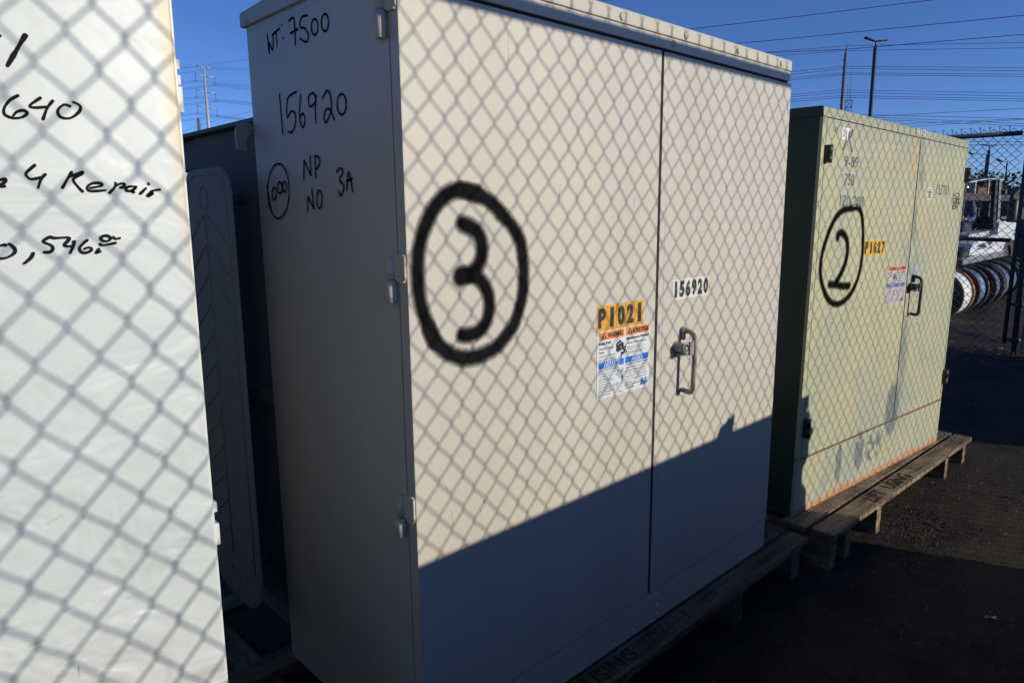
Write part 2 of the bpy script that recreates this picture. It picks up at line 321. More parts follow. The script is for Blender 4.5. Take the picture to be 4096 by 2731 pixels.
DATA={
 'spray3':[[(0.8665,1.358),(0.9184,1.3483),(0.9607,1.3253),(0.996,1.2948),(1.0272,1.2611),(1.0363,1.2157),(1.0374,1.1745),(1.032,1.1335),(1.0191,1.1003),(1.0026,1.0743),(0.9707,1.049),(0.9397,1.035),(0.8957,1.028),(0.8621,1.0331),(0.8297,1.0486),(0.8013,1.0696),(0.7847,1.1068),(0.7741,1.1328),(0.7659,1.1681),(0.7645,1.2141),(0.7701,1.2534),(0.7839,1.2885),(0.8032,1.3197),(0.8294,1.3435),(0.8531,1.3564),(0.869,1.3603)],[(0.8673,1.295),(0.8868,1.2894),(0.9108,1.2774),(0.9244,1.2472),(0.9151,1.2157),(0.8984,1.201),(0.8854,1.1955),(0.8639,1.1931)],[(0.8854,1.1945),(0.9143,1.1856),(0.9369,1.1554),(0.9389,1.1202),(0.926,1.0904),(0.897,1.0762),(0.8603,1.0783)]],
 'marker_side':[[(1.5399,1.7028),(1.5358,1.6592),(1.5327,1.6823),(1.5182,1.6646),(1.5122,1.6975)],[(1.5168,1.6948),(1.4803,1.7022)],[(1.4965,1.6979),(1.4971,1.6676)],[(1.4688,1.708),(1.4678,1.7061)],[(1.4669,1.6812),(1.466,1.6787)],[(1.4369,1.7088),(1.4142,1.7081),(1.415,1.6582)],[(1.4335,1.6838),(1.4005,1.6862)],[(1.3577,1.704),(1.3827,1.7048),(1.391,1.6886),(1.3706,1.6821),(1.359,1.6665),(1.3681,1.6558),(1.3939,1.6671)],[(1.3189,1.6753),(1.3209,1.6694),(1.3251,1.665),(1.3307,1.6632),(1.3364,1.6642),(1.3413,1.6679),(1.3443,1.6736),(1.3449,1.6801),(1.3428,1.6861),(1.3385,1.6904),(1.333,1.6922),(1.3272,1.6911),(1.3224,1.6873),(1.3194,1.6817),(1.3189,1.6753)],[(1.2777,1.6755),(1.2798,1.6691),(1.2841,1.6645),(1.2898,1.6625),(1.2959,1.6636),(1.301,1.6676),(1.3042,1.6736),(1.3047,1.6806),(1.3026,1.687),(1.2982,1.6916),(1.2924,1.6935),(1.2864,1.6923),(1.2814,1.6883),(1.2783,1.6823),(1.2777,1.6755)],[(1.5002,1.5724),(1.4964,1.4854)],[(1.4226,1.5672),(1.4635,1.5576),(1.471,1.52),(1.4508,1.5312),(1.4339,1.5221),(1.4391,1.4992),(1.4571,1.4875),(1.4711,1.4916)],[(1.406,1.5594),(1.4158,1.5145),(1.4049,1.4926),(1.3937,1.5065),(1.3998,1.5215),(1.4159,1.5139)],[(1.3445,1.5464),(1.3539,1.5564),(1.3728,1.5497),(1.3691,1.531),(1.3475,1.537),(1.3415,1.5516),(1.3472,1.5244),(1.3478,1.4956)],[(1.3162,1.5408),(1.2965,1.5537),(1.2842,1.5392),(1.2853,1.515),(1.3061,1.4947),(1.315,1.5016),(1.3064,1.5173),(1.2895,1.5168),(1.2752,1.4955)],[(1.2276,1.5199),(1.2301,1.5119),(1.2354,1.5059),(1.2425,1.5029),(1.25,1.5037),(1.2564,1.5081),(1.2605,1.5152),(1.2613,1.5237),(1.2587,1.5317),(1.2533,1.5377),(1.2461,1.5405),(1.2387,1.5396),(1.2324,1.5352),(1.2284,1.5282),(1.2276,1.5199)],[(1.4074,1.4267),(1.414,1.386)],[(1.4074,1.4267),(1.3817,1.3938)],[(1.3817,1.3938),(1.3797,1.4337)],[(1.3603,1.4334),(1.361,1.3886)],[(1.3622,1.4321),(1.3458,1.4296),(1.3401,1.4178),(1.3545,1.4071),(1.3603,1.4083)],[(1.2766,1.3962),(1.2621,1.4032),(1.252,1.395),(1.2667,1.3805),(1.2529,1.3702),(1.2541,1.3592),(1.266,1.3497),(1.2722,1.3597)],[(1.2417,1.3588),(1.2306,1.3954),(1.2197,1.3554)],[(1.2409,1.3775),(1.2182,1.3812)],[(1.3996,1.3515),(1.4041,1.3209)],[(1.3996,1.3515),(1.3767,1.3257)],[(1.3767,1.3257),(1.3807,1.3673)],[(1.3399,1.3442),(1.3419,1.3364),(1.3456,1.3302),(1.3504,1.3267),(1.3552,1.3268),(1.3591,1.3304),(1.3614,1.3368),(1.3615,1.3447),(1.3594,1.3526),(1.3557,1.3588),(1.3509,1.3621),(1.3461,1.362),(1.3423,1.3584),(1.34,1.3521),(1.3399,1.3442)],[(1.4827,1.3652),(1.4871,1.3487),(1.4954,1.3334),(1.507,1.3207),(1.5209,1.3115),(1.5362,1.3066),(1.5516,1.3066),(1.5657,1.3116),(1.5775,1.3213),(1.5857,1.3347),(1.5897,1.3509),(1.5891,1.3683),(1.584,1.3855),(1.5749,1.401),(1.5627,1.4135),(1.5483,1.422),(1.5331,1.426),(1.5181,1.4251),(1.5047,1.4197),(1.4938,1.4101),(1.4861,1.3971),(1.4823,1.3818),(1.4827,1.3652)],[(1.5916,1.3804),(1.5778,1.3231)],[(1.5463,1.3607),(1.5483,1.3546),(1.5518,1.3498),(1.5563,1.3471),(1.5608,1.3472),(1.5645,1.3501),(1.5665,1.355),(1.5666,1.3612),(1.5646,1.3673),(1.561,1.3721),(1.5565,1.3747),(1.552,1.3746),(1.5484,1.3717),(1.5464,1.3668),(1.5463,1.3607)],[(1.5153,1.3731),(1.5172,1.3677),(1.521,1.3634),(1.5259,1.3611),(1.5309,1.3612),(1.5351,1.3638),(1.5375,1.3683),(1.5378,1.3738),(1.5358,1.3793),(1.532,1.3835),(1.5271,1.3858),(1.5221,1.3856),(1.518,1.383),(1.5156,1.3786),(1.5153,1.3731)],[(1.4949,1.3749),(1.4965,1.3701),(1.4996,1.3663),(1.5035,1.3642),(1.5075,1.3643),(1.5108,1.3666),(1.5127,1.3706),(1.5128,1.3755),(1.5112,1.3804),(1.5081,1.3842),(1.5042,1.3862),(1.5002,1.386),(1.497,1.3838),(1.4951,1.3798),(1.4949,1.3749)]],
 'marker_white':[[(0.1759,1.5036),(0.1688,1.492),(0.1558,1.4696)],[(0.1622,1.4409),(0.1546,1.4357),(0.1483,1.4271),(0.1479,1.42),(0.1556,1.4171),(0.1636,1.419),(0.1681,1.4235),(0.1644,1.4259),(0.1587,1.4236),(0.1551,1.4194)],[(0.1823,1.4406),(0.171,1.431),(0.1767,1.4297),(0.1882,1.4317)],[(0.1934,1.4386),(0.1869,1.4297),(0.1818,1.4177)],[(0.2096,1.434),(0.2035,1.4353),(0.197,1.4288),(0.1987,1.4219),(0.2079,1.4213),(0.2173,1.4287),(0.2192,1.4354),(0.2124,1.4391)],[(0.1524,1.4991),(0.1533,1.4987)],[(0.1692,1.3694),(0.1603,1.361),(0.1602,1.3571),(0.1642,1.3541),(0.1732,1.3563)],[(0.1777,1.3599),(0.173,1.3543),(0.1692,1.3448)],[(0.2032,1.3631),(0.1921,1.3452)],[(0.2014,1.3582),(0.2128,1.3634),(0.2133,1.3614),(0.2039,1.3551),(0.2074,1.3471),(0.212,1.3413)],[(0.2197,1.3456),(0.2312,1.3483),(0.2311,1.3512),(0.2225,1.351),(0.2168,1.3464),(0.2194,1.3423),(0.2353,1.3434)],[(0.2465,1.3523),(0.2457,1.3477),(0.2387,1.3401)],[(0.2465,1.3486),(0.2515,1.3512),(0.2557,1.3509),(0.2546,1.3475),(0.251,1.3466)],[(0.2686,1.3481),(0.2606,1.348),(0.2568,1.3454),(0.2585,1.3429),(0.2634,1.3438),(0.2685,1.3473),(0.2633,1.3429),(0.2655,1.3413)],[(0.2791,1.3466),(0.2718,1.3396)],[(0.2822,1.3527),(0.2825,1.3505)],[(0.2852,1.3432),(0.2797,1.3371),(0.2858,1.3402),(0.2848,1.3432),(0.2946,1.3451)],[(0.1355,1.3526),(0.1398,1.3539),(0.1406,1.352),(0.138,1.3489),(0.1349,1.3473)],[(0.1347,1.3458),(0.1396,1.3462)],[(0.1275,1.2839),(0.1318,1.2849),(0.133,1.2837)],[(0.1359,1.286),(0.14,1.2815),(0.1404,1.2767),(0.1363,1.273),(0.1302,1.2705),(0.126,1.2707)],[(0.157,1.2752),(0.154,1.2697),(0.1472,1.2637)],[(0.1747,1.2922),(0.1676,1.2872),(0.1747,1.2825),(0.1758,1.2784),(0.1725,1.2753),(0.167,1.2755)],[(0.1747,1.2922),(0.1784,1.2905),(0.1912,1.2907),(0.1924,1.2884),(0.1879,1.2832),(0.1888,1.2811),(0.1949,1.2809)],[(0.1974,1.2866),(0.196,1.2809),(0.1919,1.2732)],[(0.2106,1.2874),(0.2032,1.2806),(0.2018,1.2773),(0.2033,1.2739),(0.2076,1.2729),(0.2131,1.2752),(0.2134,1.2781),(0.2097,1.2787),(0.2066,1.2771)],[(0.2215,1.2769),(0.218,1.272),(0.2228,1.2739)],[(0.2346,1.2883),(0.234,1.2869),(0.2325,1.2858),(0.2304,1.2853),(0.2282,1.2854),(0.2263,1.2861),(0.225,1.2872),(0.2247,1.2886),(0.2253,1.29),(0.2268,1.2911),(0.2288,1.2916),(0.231,1.2916),(0.233,1.2909),(0.2343,1.2897),(0.2346,1.2883)],[(0.2375,1.2903),(0.2396,1.2877),(0.2445,1.2884)],[(0.2231,1.2828),(0.2258,1.2807),(0.2395,1.283)]],
 'spray2':[[(0.3316,1.171),(0.3685,1.1493),(0.3853,1.1157),(0.3987,1.073),(0.4079,1.0155),(0.4078,0.9577),(0.3944,0.9087),(0.3719,0.8719),(0.3419,0.8416),(0.304,0.8208),(0.2624,0.8063),(0.2132,0.8039),(0.1688,0.8154),(0.1288,0.8401),(0.0966,0.8748),(0.0733,0.9112),(0.064,0.9491),(0.0662,0.9865),(0.0818,1.0288),(0.1056,1.0738),(0.1389,1.1165),(0.1754,1.1437),(0.2206,1.1606),(0.2694,1.1643),(0.3127,1.1693)],[(0.1838,1.0491),(0.1838,1.0654),(0.2062,1.0749),(0.2387,1.0652),(0.2647,1.0429),(0.2742,1.0093),(0.2691,0.9702),(0.2504,0.9371),(0.2194,0.9048),(0.1978,0.889)],[(0.1419,0.8834),(0.1996,0.8792),(0.263,0.8703),(0.3201,0.8702)]],
 'frazz':[[(0.8331,1.5083),(0.8369,1.482)],[(0.8331,1.5083),(0.8461,1.5111)],[(0.8367,1.4946),(0.849,1.4964)],[(0.8527,1.5062),(0.8543,1.4843)],[(0.8527,1.5062),(0.8604,1.5053),(0.8598,1.4997),(0.8529,1.4975)],[(0.8541,1.4969),(0.87,1.4856)],[(0.8771,1.487),(0.8792,1.507),(0.8898,1.4881)],[(0.8773,1.4941),(0.8876,1.4958)],[(0.8893,1.5055),(0.9019,1.507),(0.8974,1.4879),(0.9112,1.4891)],[(0.9119,1.5063),(0.9263,1.5055),(0.9202,1.4882),(0.9328,1.4901)],[(0.9364,1.5048),(0.9399,1.4963)],[(0.9399,1.4923),(0.9416,1.49)],[(0.9487,1.5083),(0.9509,1.4965)],[(0.9509,1.4924),(0.9516,1.4901)]],
 'b_BT':[(0.1521,1.4089),(0.2109,1.4104),(0.2027,1.4528),(0.1488,1.4522)],
 'b_989':[(0.1894,1.3146),(0.304,1.3155),(0.3011,1.3555),(0.1895,1.3537)],
 'b_750':[(0.2009,1.2484),(0.2828,1.2517),(0.2826,1.292),(0.204,1.2902)],
 'b_120':[(0.1805,1.1716),(0.3813,1.1725),(0.3759,1.2117),(0.1762,1.2134)],
 'b_SU':[(0.0794,1.4281),(0.1147,1.4291),(0.1134,1.4489),(0.0784,1.4468)],
 'smear':[[(0.215,1.441),(0.1909,1.411),(0.1684,1.3738)],[(0.2023,1.4291),(0.2163,1.4087),(0.2435,1.3726)],[(0.2336,1.4491),(0.2266,1.4333),(0.2138,1.4214)]],
 'b_123':[(1.1379,1.2456),(1.288,1.2519),(1.2801,1.2912),(1.1339,1.2868)],
 'b_tag':[(1.0197,1.2166),(1.0883,1.2191),(1.08,1.2755),(1.0173,1.2731)],
 'scribble':[[(1.3491,1.262),(1.3578,1.2481),(1.376,1.2457)],[(1.4407,1.2515),(1.4389,1.2475),(1.4313,1.2441),(1.4194,1.242),(1.4057,1.2416),(1.3929,1.2429),(1.3834,1.2458),(1.3792,1.2496),(1.381,1.2535),(1.3884,1.2569),(1.4001,1.259),(1.4138,1.2595),(1.4267,1.2581),(1.4363,1.2553),(1.4407,1.2515)],[(1.3535,1.248),(1.3548,1.2301),(1.3657,1.2094),(1.3641,1.1868)],[(1.3625,1.2333),(1.4505,1.2351)],[(1.3653,1.2244),(1.4572,1.2284)],[(1.3633,1.2169),(1.4562,1.2177)],[(1.3614,1.2093),(1.4604,1.2117)],[(1.4051,1.2375),(1.4128,1.2136)],[(1.4315,1.2383),(1.4447,1.2113)],[(1.3642,1.2004),(1.443,1.2029)],[(1.3531,1.1941),(1.397,1.1935),(1.4279,1.1942),(1.4038,1.1861),(1.3602,1.1852)],[(1.3855,1.2159),(1.4014,1.1936)]],
 'b_P1627':[(0.4222,0.987),(0.6187,0.9815),(0.6215,1.0426),(0.4252,1.0464)],
 'b_warn':[(0.6652,0.767),(0.8704,0.7666),(0.8768,0.9326),(0.6647,0.9334)],
 'b_small':[(0.9155,0.8842),(0.989,0.8858),(0.9884,0.9284),(0.9131,0.9274)],
 'm_sill':[[(12.9978,0.5062),(15.7415,0.5406),(15.795,0.5294),(15.6088,0.4139),(13.0017,0.4219)]],
 'm_hood':[[(13.5367,0.5332),(13.5562,0.6057),(13.5936,0.6566),(13.7008,0.7259),(13.9026,0.7584),(14.4173,0.7924),(15.2953,0.8447),(15.2727,0.9196),(15.299,1.0389),(15.3272,1.0784),(15.8048,1.0741),(15.9398,1.0485),(16.7317,1.0081),(17.004,0.9535),(17.0212,0.7091),(16.9577,0.567),(16.4479,0.5777),(16.0532,0.5543),(15.8446,0.5273),(15.7373,0.5497),(14.6753,0.5334)]],
 'm_fender':[[(13.4309,0.8343),(13.5239,0.8859),(14.7489,0.9154),(14.777,0.8507),(14.1423,0.8093)]],
 'm_roof':[[(12.979,1.734),(13.3654,1.7728),(14.0305,1.81),(14.6508,1.8287),(15.2049,1.8404),(15.2037,1.8181),(14.6369,1.8112),(14.0403,1.7868),(13.4664,1.7552),(13.02,1.7202)]],
 'm_post':[[(14.9711,1.8042),(15.1507,1.8085),(15.3163,1.102),(15.1317,1.1046)]],
 'm_post_f':[[(12.9538,1.7065),(12.9126,1.6276),(12.9029,1.5591)]],
 'm_vent':[[(13.876,0.6768),(14.3628,0.7232),(14.6124,0.6309),(14.4865,0.6277)],[(13.9269,0.6481),(14.446,0.6239),(14.038,0.6192)]],
 'm_window':[[(14.0664,1.7249),(14.8095,1.7432),(14.9151,1.4845),(14.038,1.4786)]],
 'm_pts':[[(13.071,1.5858),(13.1541,1.4626),(13.519,1.3833),(13.5497,1.2089),(12.9603,1.2142),(16.3322,1.4823),(16.3058,1.1243),(15.9969,1.4919),(16.6891,1.6596),(15.4023,1.6685),(16.7205,1.4968),(17.0253,1.4989),(16.6838,1.1014),(13.2965,1.4736),(16.7173,1.5028),(16.752,1.4363),(13.1716,1.0807),(13.5263,1.0747),(16.519,0.3808),(16.42,0.5819),(16.5939,0.8087),(16.5718,0.748),(14.8202,0.5999)]],
 'wires':[('near',[[0.77131,0.63646,0.27316],[0.78029,0.62541,0.27521]]),('near',[[0.83994,0.54269,0.23296],[0.88947,0.45699,0.23629],[0.95758,0.28817,0.23773]]),('near',[[0.86995,0.49315,0.21147],[0.89006,0.45584,0.21166],[0.97903,0.20372,0.20809]]),('near',[[0.88673,0.46228,0.19732],[0.928,0.37258,0.19312],[0.97943,0.20179,0.18806]]),('far',[[0.89038,0.45521,0.19801],[0.92835,0.37171,0.19706],[0.9796,0.20096,0.17943]]),('far',[[0.89051,0.45497,0.19274],[0.92758,0.37362,0.19171],[0.97971,0.20042,0.17378]]),('far',[[0.90248,0.43073,0.1719],[0.92737,0.37415,0.17337],[0.98012,0.19838,0.1526]]),('far',[[0.90256,0.43057,0.16861],[0.92743,0.37399,0.17081],[0.98019,0.19807,0.14934]]),('far',[[0.90267,0.43034,0.16412],[0.92756,0.37367,0.16567],[0.98026,0.19772,0.14574]]),('far',[[0.90273,0.43022,0.16175],[0.92761,0.37354,0.16362],[0.9803,0.19749,0.14329]]),('far',[[0.90315,0.42932,0.14413],[0.92715,0.37469,0.14575],[0.98065,0.19577,0.12541]]),('far',[[0.90322,0.42918,0.14147],[0.92722,0.37451,0.1429],[0.98071,0.19544,0.12201]]),('far',[[0.90331,0.429,0.13787],[0.92732,0.37427,0.139],[0.98077,0.19517,0.1192]]),('far',[[0.90337,0.42886,0.13521],[0.92738,0.37413,0.13667],[0.98082,0.19494,0.11673]]),('far',[[0.93966,0.34212,0.11377],[0.98117,0.19312,0.09788]]),('far',[[0.94428,0.32915,0.11181],[0.98096,0.1942,0.10909]]),('far',[[0.95123,0.30848,0.10081],[0.98117,0.19312,0.09788]]),('far',[[0.95579,0.29404,0.09729],[0.98119,0.19303,0.09693]]),('far',[[0.94434,0.32898,0.1095],[0.98128,0.1926,0.09243]]),('far',[[0.94896,0.31541,0.10535],[0.98133,0.19235,0.08983]]),('far',[[0.97075,0.24007,0.07268],[0.98172,0.19034,0.06902]]),('far',[[0.97067,0.2404,0.07637],[0.98165,0.19069,0.0726]]),('tower',[[0.33415,0.94252,0.17912],[0.35505,0.93485,0.18371]]),('tower',[[0.33368,0.94268,0.17347],[0.37002,0.92902,0.18138],[0.41886,0.90805,0.18192]]),('tower',[[0.36312,0.93174,0.18273],[0.41906,0.90796,0.18498]]),('tower',[[0.33392,0.9426,0.16234],[0.35163,0.93614,0.16671],[0.41765,0.90861,0.16326]]),('tower',[[0.33378,0.94265,0.16067],[0.35151,0.93618,0.16515],[0.41753,0.90866,0.16152]]),('tower',[[0.3345,0.9424,0.15531],[0.37219,0.92816,0.1633],[0.41738,0.90873,0.15911]]),('tower',[[0.33437,0.94244,0.15376],[0.37207,0.9282,0.16172],[0.41729,0.90877,0.15777]]),('tower',[[0.33357,0.94273,0.1439],[0.35127,0.93627,0.14723],[0.41634,0.90921,0.14313]]),('tower',[[0.33344,0.94277,0.14234],[0.35115,0.93632,0.14566],[0.41622,0.90926,0.14138]]),('tower',[[0.33299,0.94293,0.13687],[0.37215,0.92817,0.14374],[0.41621,0.90927,0.14111]]),('tower',[[0.33285,0.94298,0.13518],[0.37204,0.92822,0.14229],[0.41608,0.90933,0.13922]]),('tower',[[0.33258,0.94307,0.12476],[0.35116,0.93632,0.12786],[0.3969,0.91786,0.12355]]),('tower',[[0.33244,0.94312,0.12306],[0.35104,0.93636,0.12628],[0.39557,0.91843,0.12175]]),('tower',[[0.33205,0.94326,0.11821],[0.37196,0.92825,0.12522],[0.39445,0.91892,0.12278]]),('tower',[[0.33193,0.9433,0.11677],[0.37185,0.92829,0.12375],[0.39075,0.9205,0.1213]]),('tower',[[0.37279,0.92792,0.14443],[0.41769,0.90859,0.16393]]),('tower',[[0.33204,0.94327,0.1038],[0.37038,0.92888,0.11984],[0.41572,0.90949,0.13369]])],
}
# ------------------------------------------------------------------ helper for world-space children of a thing
def rel(mb, root):
    """vertices given in world coordinates -> the root's own space"""
    inv = ROOTM[root.name].inverted()
    mb.v = [tuple(inv @ Vector(p)) for p in mb.v]
ROOTM = {}
def wthing(name, label, cat, loc, group=None):
    o = thing(name, label, cat, loc, group); ROOTM[o.name] = Matrix.Translation(loc); return o
def part(mb, name, mats, parent, root, label=None):
    rel(mb, root); o = mb.build(name, mats, parent)
    if label: o['label'] = label
    return o

# ------------------------------------------------------------------ ground
def gz(x, y):
    d = 0.
    if 2.4 < x < 6.5: d = -.028*(math.sin((x-2.4)/4.1*PI))**.8
    return d
def ground():
    def axis(lo, hi, fine0, fine1, st):
        a = []; x = lo
        while x < hi:
            a.append(x)
            if fine0 <= x <= fine1: x += st
            else:
                dd = min(abs(x-fine0), abs(x-fine1)); x += max(st, dd*.35+st)
        a.append(hi); return a
    xs = axis(-1500, 1500, -1.5, 10, .11); ys = axis(-1500, 1500, -2, 4.5, .11)
    vs = []
    for x in xs:
        for y in ys:
            z = gz(x, y)
            if abs(x) < 12 and abs(y) < 6: z += .006*math.sin(x*2.1+y*1.3)*math.cos(y*1.7-x)
            vs.append((x, y, z))
    ny = len(ys)
    fs = [(i*ny+j, (i+1)*ny+j, (i+1)*ny+j+1, i*ny+j+1) for i in range(len(xs)-1) for j in range(ny-1)]
    mb = MB(); mb.add(vs, fs, 0, smooth=True)
    m = bpy.data.materials.new('yard_ground'); m.use_nodes = True; t = m.node_tree; N = t.nodes; L = t.links
    b = N['Principled BSDF']; b.inputs['Roughness'].default_value = .95; b.inputs['Specular IOR Level'].default_value = .15
    tc = N.new('ShaderNodeTexCoord')
    def nz(s, d=6, r=.6):
        n = N.new('ShaderNodeTexNoise'); n.inputs['Scale'].default_value = s; n.inputs['Detail'].default_value = d; n.inputs['Roughness'].default_value = r; L.new(tc.outputs['Object'], n.inputs['Vector']); return n.outputs[0]
    def ramp(v, p0, c0, p1, c1):
        r = N.new('ShaderNodeValToRGB'); r.color_ramp.elements[0].position = p0; r.color_ramp.elements[0].color = tuple(c0)+(1,); r.color_ramp.elements[1].position = p1; r.color_ramp.elements[1].color = tuple(c1)+(1,); L.new(v, r.inputs[0]); return r.outputs[0]
    def mix(f, a, c, mode='MIX'):
        n = N.new('ShaderNodeMix'); n.data_type = 'RGBA'; n.blend_type = mode
        if isinstance(f, float): n.inputs[0].default_value = f
        else: L.new(f, n.inputs[0])
        L.new(a, n.inputs[6]); L.new(c, n.inputs[7]); return n.outputs[2]
    big = ramp(nz(.9, 8), .35, (.045, .037, .031), .68, (.078, .062, .050))
    stain = ramp(nz(3.3, 7, .7), .38, (.62, .62, .64), .55, (1.12, 1.09, 1.05))
    big = mix(1., big, stain, 'MULTIPLY')
    fine = ramp(nz(170, 3, .8), .3, (.55, .55, .55), .75, (1.5, 1.45, 1.4))
    c = mix(1., big, fine, 'MULTIPLY')
    vo = N.new('ShaderNodeTexVoronoi'); vo.inputs['Scale'].default_value = 95; L.new(tc.outputs['Object'], vo.inputs['Vector'])
    sp = ramp(vo.outputs[0], .05, (1, 1, 1), .13, (0, 0, 0))
    vc = N.new('ShaderNodeSeparateColor'); L.new(vo.outputs['Color'], vc.inputs[0])
    th = N.new('ShaderNodeMath'); th.operation = 'GREATER_THAN'; th.inputs[1].default_value = .93; L.new(vc.outputs[0], th.inputs[0])
    ml = N.new('ShaderNodeMath'); ml.operation = 'MULTIPLY'; L.new(sp, ml.inputs[0]); L.new(th.outputs[0], ml.inputs[1])
    lt = N.new('ShaderNodeRGB'); lt.outputs[0].default_value = (.24, .22, .19, 1)
    c = mix(ml.outputs[0], c, lt.outputs[0])
    L.new(c, b.inputs['Base Color'])
    bp = N.new('ShaderNodeBump'); bp.inputs['Strength'].default_value = .9; bp.inputs['Distance'].default_value = .012
    n1 = N.new('ShaderNodeMath'); n1.operation = 'ADD'; L.new(nz(38, 8, .75), n1.inputs[0]); L.new(nz(160, 3), n1.inputs[1]); L.new(n1.outputs[0], bp.inputs['Height']); L.new(bp.outputs[0], b.inputs['Normal'])
    o = mb.build('ground', m); tag(o, kind='structure')
ground()

def gravel():
    rng = random.Random(3); mb = MB()
    def stone(x, y, z, s, mi):
        h = [Vector((rng.uniform(.6, 1)*a, rng.uniform(.6, 1)*b, rng.uniform(.5, .9)*c)) for a, b, c in ((1,0,0),(-1,0,0),(0,1,0),(0,-1,0),(0,0,1),(0,0,-1))]
        q = Matrix.Rotation(rng.uniform(0, 6), 3, 'Z') @ Matrix.Rotation(rng.uniform(0, 3), 3, 'X')
        sc_ = Vector((s, s*rng.uniform(.4, .9), s*rng.uniform(.3, .7)))
        vs = []
        for v in h:
            p = Vector((v.x*sc_.x, v.y*sc_.y, v.z*sc_.z)); p = q@p; vs.append((x+p.x, y+p.y, z+p.z*.7))
        mb.add(vs, [(0,2,4),(2,1,4),(1,3,4),(3,0,4),(2,0,5),(1,2,5),(3,1,5),(0,3,5)], mi)
    def patch(n, x0, x1, y0, y1, smin, smax, dens=None):
        k = 0
        while k < n:
            x = rng.uniform(x0, x1); y = rng.uniform(y0, y1)
            if dens and rng.random() > dens(x, y): continue
            s = smin*(smax/smin)**(rng.random()**2.2)
            stone(x, y, gz(x, y)+s*.1, s, rng.choice((0,0,0,1,1,2) if s < .008 else (0,0,1))); k += 1
    patch(2600, 1.0, 5.5, -.1, 1.0, .0016, .006)
    patch(1500, 2.7, 3.4, .55, 1.0, .003, .011, lambda x, y: max(0, 1-abs(y-.85)*4))
    patch(900, 4.1, 5.6, .7, 1.5, .004, .016, lambda x, y: max(0, 1-abs(y-1.12)*3.2))
    patch(1500, 6.9, 8.6, .8, 3.2, .004, .02)
    patch(400, 4.5, 7.4, .3, 1.9, .004, .014)
    patch(500, 1.6, 5.5, -.1, .95, .005, .012)
    patch(26, 2.6, 5.5, .2, .95, .012, .022)
    ms = [mat('stone_dark', (.035,.031,.028), .9, scale=40), mat('stone_mid', (.07,.06,.05), .9, scale=40), mat('stone_pale', (.17,.155,.135), .9, scale=40)]
    tag(mb.build('gravel', ms), kind='stuff')
    # thin straw and wood splinters
    mb = MB()
    for _ in range(420):
        x = rng.uniform(2.2, 5.8); y = rng.uniform(.1, 1.3); L_ = rng.uniform(.006, .03); a = rng.uniform(0, PI); z = gz(x, y)+.0035
        dx, dy = math.cos(a)*L_/2, math.sin(a)*L_/2
        mb.tube([(x-dx, y-dy, z), (x, y, z+rng.uniform(0, .003)), (x+dx, y+dy, z+rng.uniform(0, .004))], rng.uniform(.0004, .0011), 4)
    for _ in range(160):
        x = rng.uniform(6.9, 7.9); y = rng.uniform(.9, 2.6); L_ = rng.uniform(.02, .09); a = rng.uniform(0, PI); z = .008
        dx, dy = math.cos(a)*L_/2, math.sin(a)*L_/2
        mb.tube([(x-dx, y-dy, z), (x, y, z+.006), (x+dx, y+dy, z+.004)], rng.uniform(.0012, .0035), 4)
    tag(mb.build('wood_splinters', mat('splinter', (.2,.16,.11), .85)), kind='stuff')
gravel()
# torn scrap of paper on the ground
mb = MB()
def gpt(x, y, z): return (x, y, gz(x, y)+z)
mb.add([gpt(2.545,.452,.006), gpt(2.556,.449,.012), gpt(2.560,.438,.008), gpt(2.572,.425,.014), gpt(2.564,.419,.005), gpt(2.551,.427,.012), gpt(2.547,.438,.016)], [(0,1,2),(0,2,6),(6,2,5),(5,2,3),(5,3,4)], 0)
tag(mb.build('paper_scrap', mat('paper', (.55,.56,.57), .8, scale=30)), 'small torn scrap of white paper lying on the dark ground', 'paper scrap')

# ------------------------------------------------------------------ common materials
BEIGE = mat('beige_paint', (.545,.492,.405), .45, spec=.30, var=.05, scale=3.0, stretch=(1.6,1.6,.35), bump=.14, bscale=420, dirt=((.465,.41,.325), 6, .60, (10,10,.28)))
BEIGE2 = mat('beige_paint_plain', (.55,.497,.41), .6, spec=.12, var=.02, scale=5, bump=.08, bscale=420)
GAP = mat('dark_gap', (.012,.012,.013), .8, var=.02)
BLACKMAT = mat('black_print', (.02,.02,.022), .5, var=.05, scale=80)

# ------------------------------------------------------------------ beige transformer
Y0 = 1.05
def PF(u, v, off): return (u, Y0-off, v)
def PL(u, v, off): return (.742-off, u, v)
main = wthing('padmount_transformer', 'large beige metal transformer box with a black circled 3 sprayed on its left door', 'transformer', (1.48, 1.4, .1575))
R_ = main
mb = MB()   # cabinet shell behind the doors
mb.box(.742, .760, 1.079, 1.642, .1575, 1.733)        # left side sheet
mb.box(2.185, 2.2, 1.079, 1.642, .1575, 1.733)        # right side sheet
mb.box(.760, 2.185, 1.60, 1.642, .1575, 1.733)        # rear sheet
mb.box(.7435, 2.2, 1.0475, 1.079, 1.7035, 1.7322, bev=.0025)     # header above the doors
mb.box(.760, 2.185, 1.0795, 1.60, .158, .17)
mb.box(.7445, .758, 1.062, 1.079, .25, 1.70)
part(mb, 'cabinet_body', BEIGE, main, R_)
mb = MB(); mb.box(.75, 2.19, 1.0775, 1.0785, .26, 1.70); mb.box(1.5187, 1.5295, 1.0516, 1.0774, .258, 1.6972); mb.box(.745, 2.198, 1.0545, 1.0774, 1.6978, 1.7032)
part(mb, 'door_gap', GAP, main, R_)
mb = MB(); mb.box(.742, 1.5185, Y0, 1.0762, .2575, 1.6975, bev=.0022)
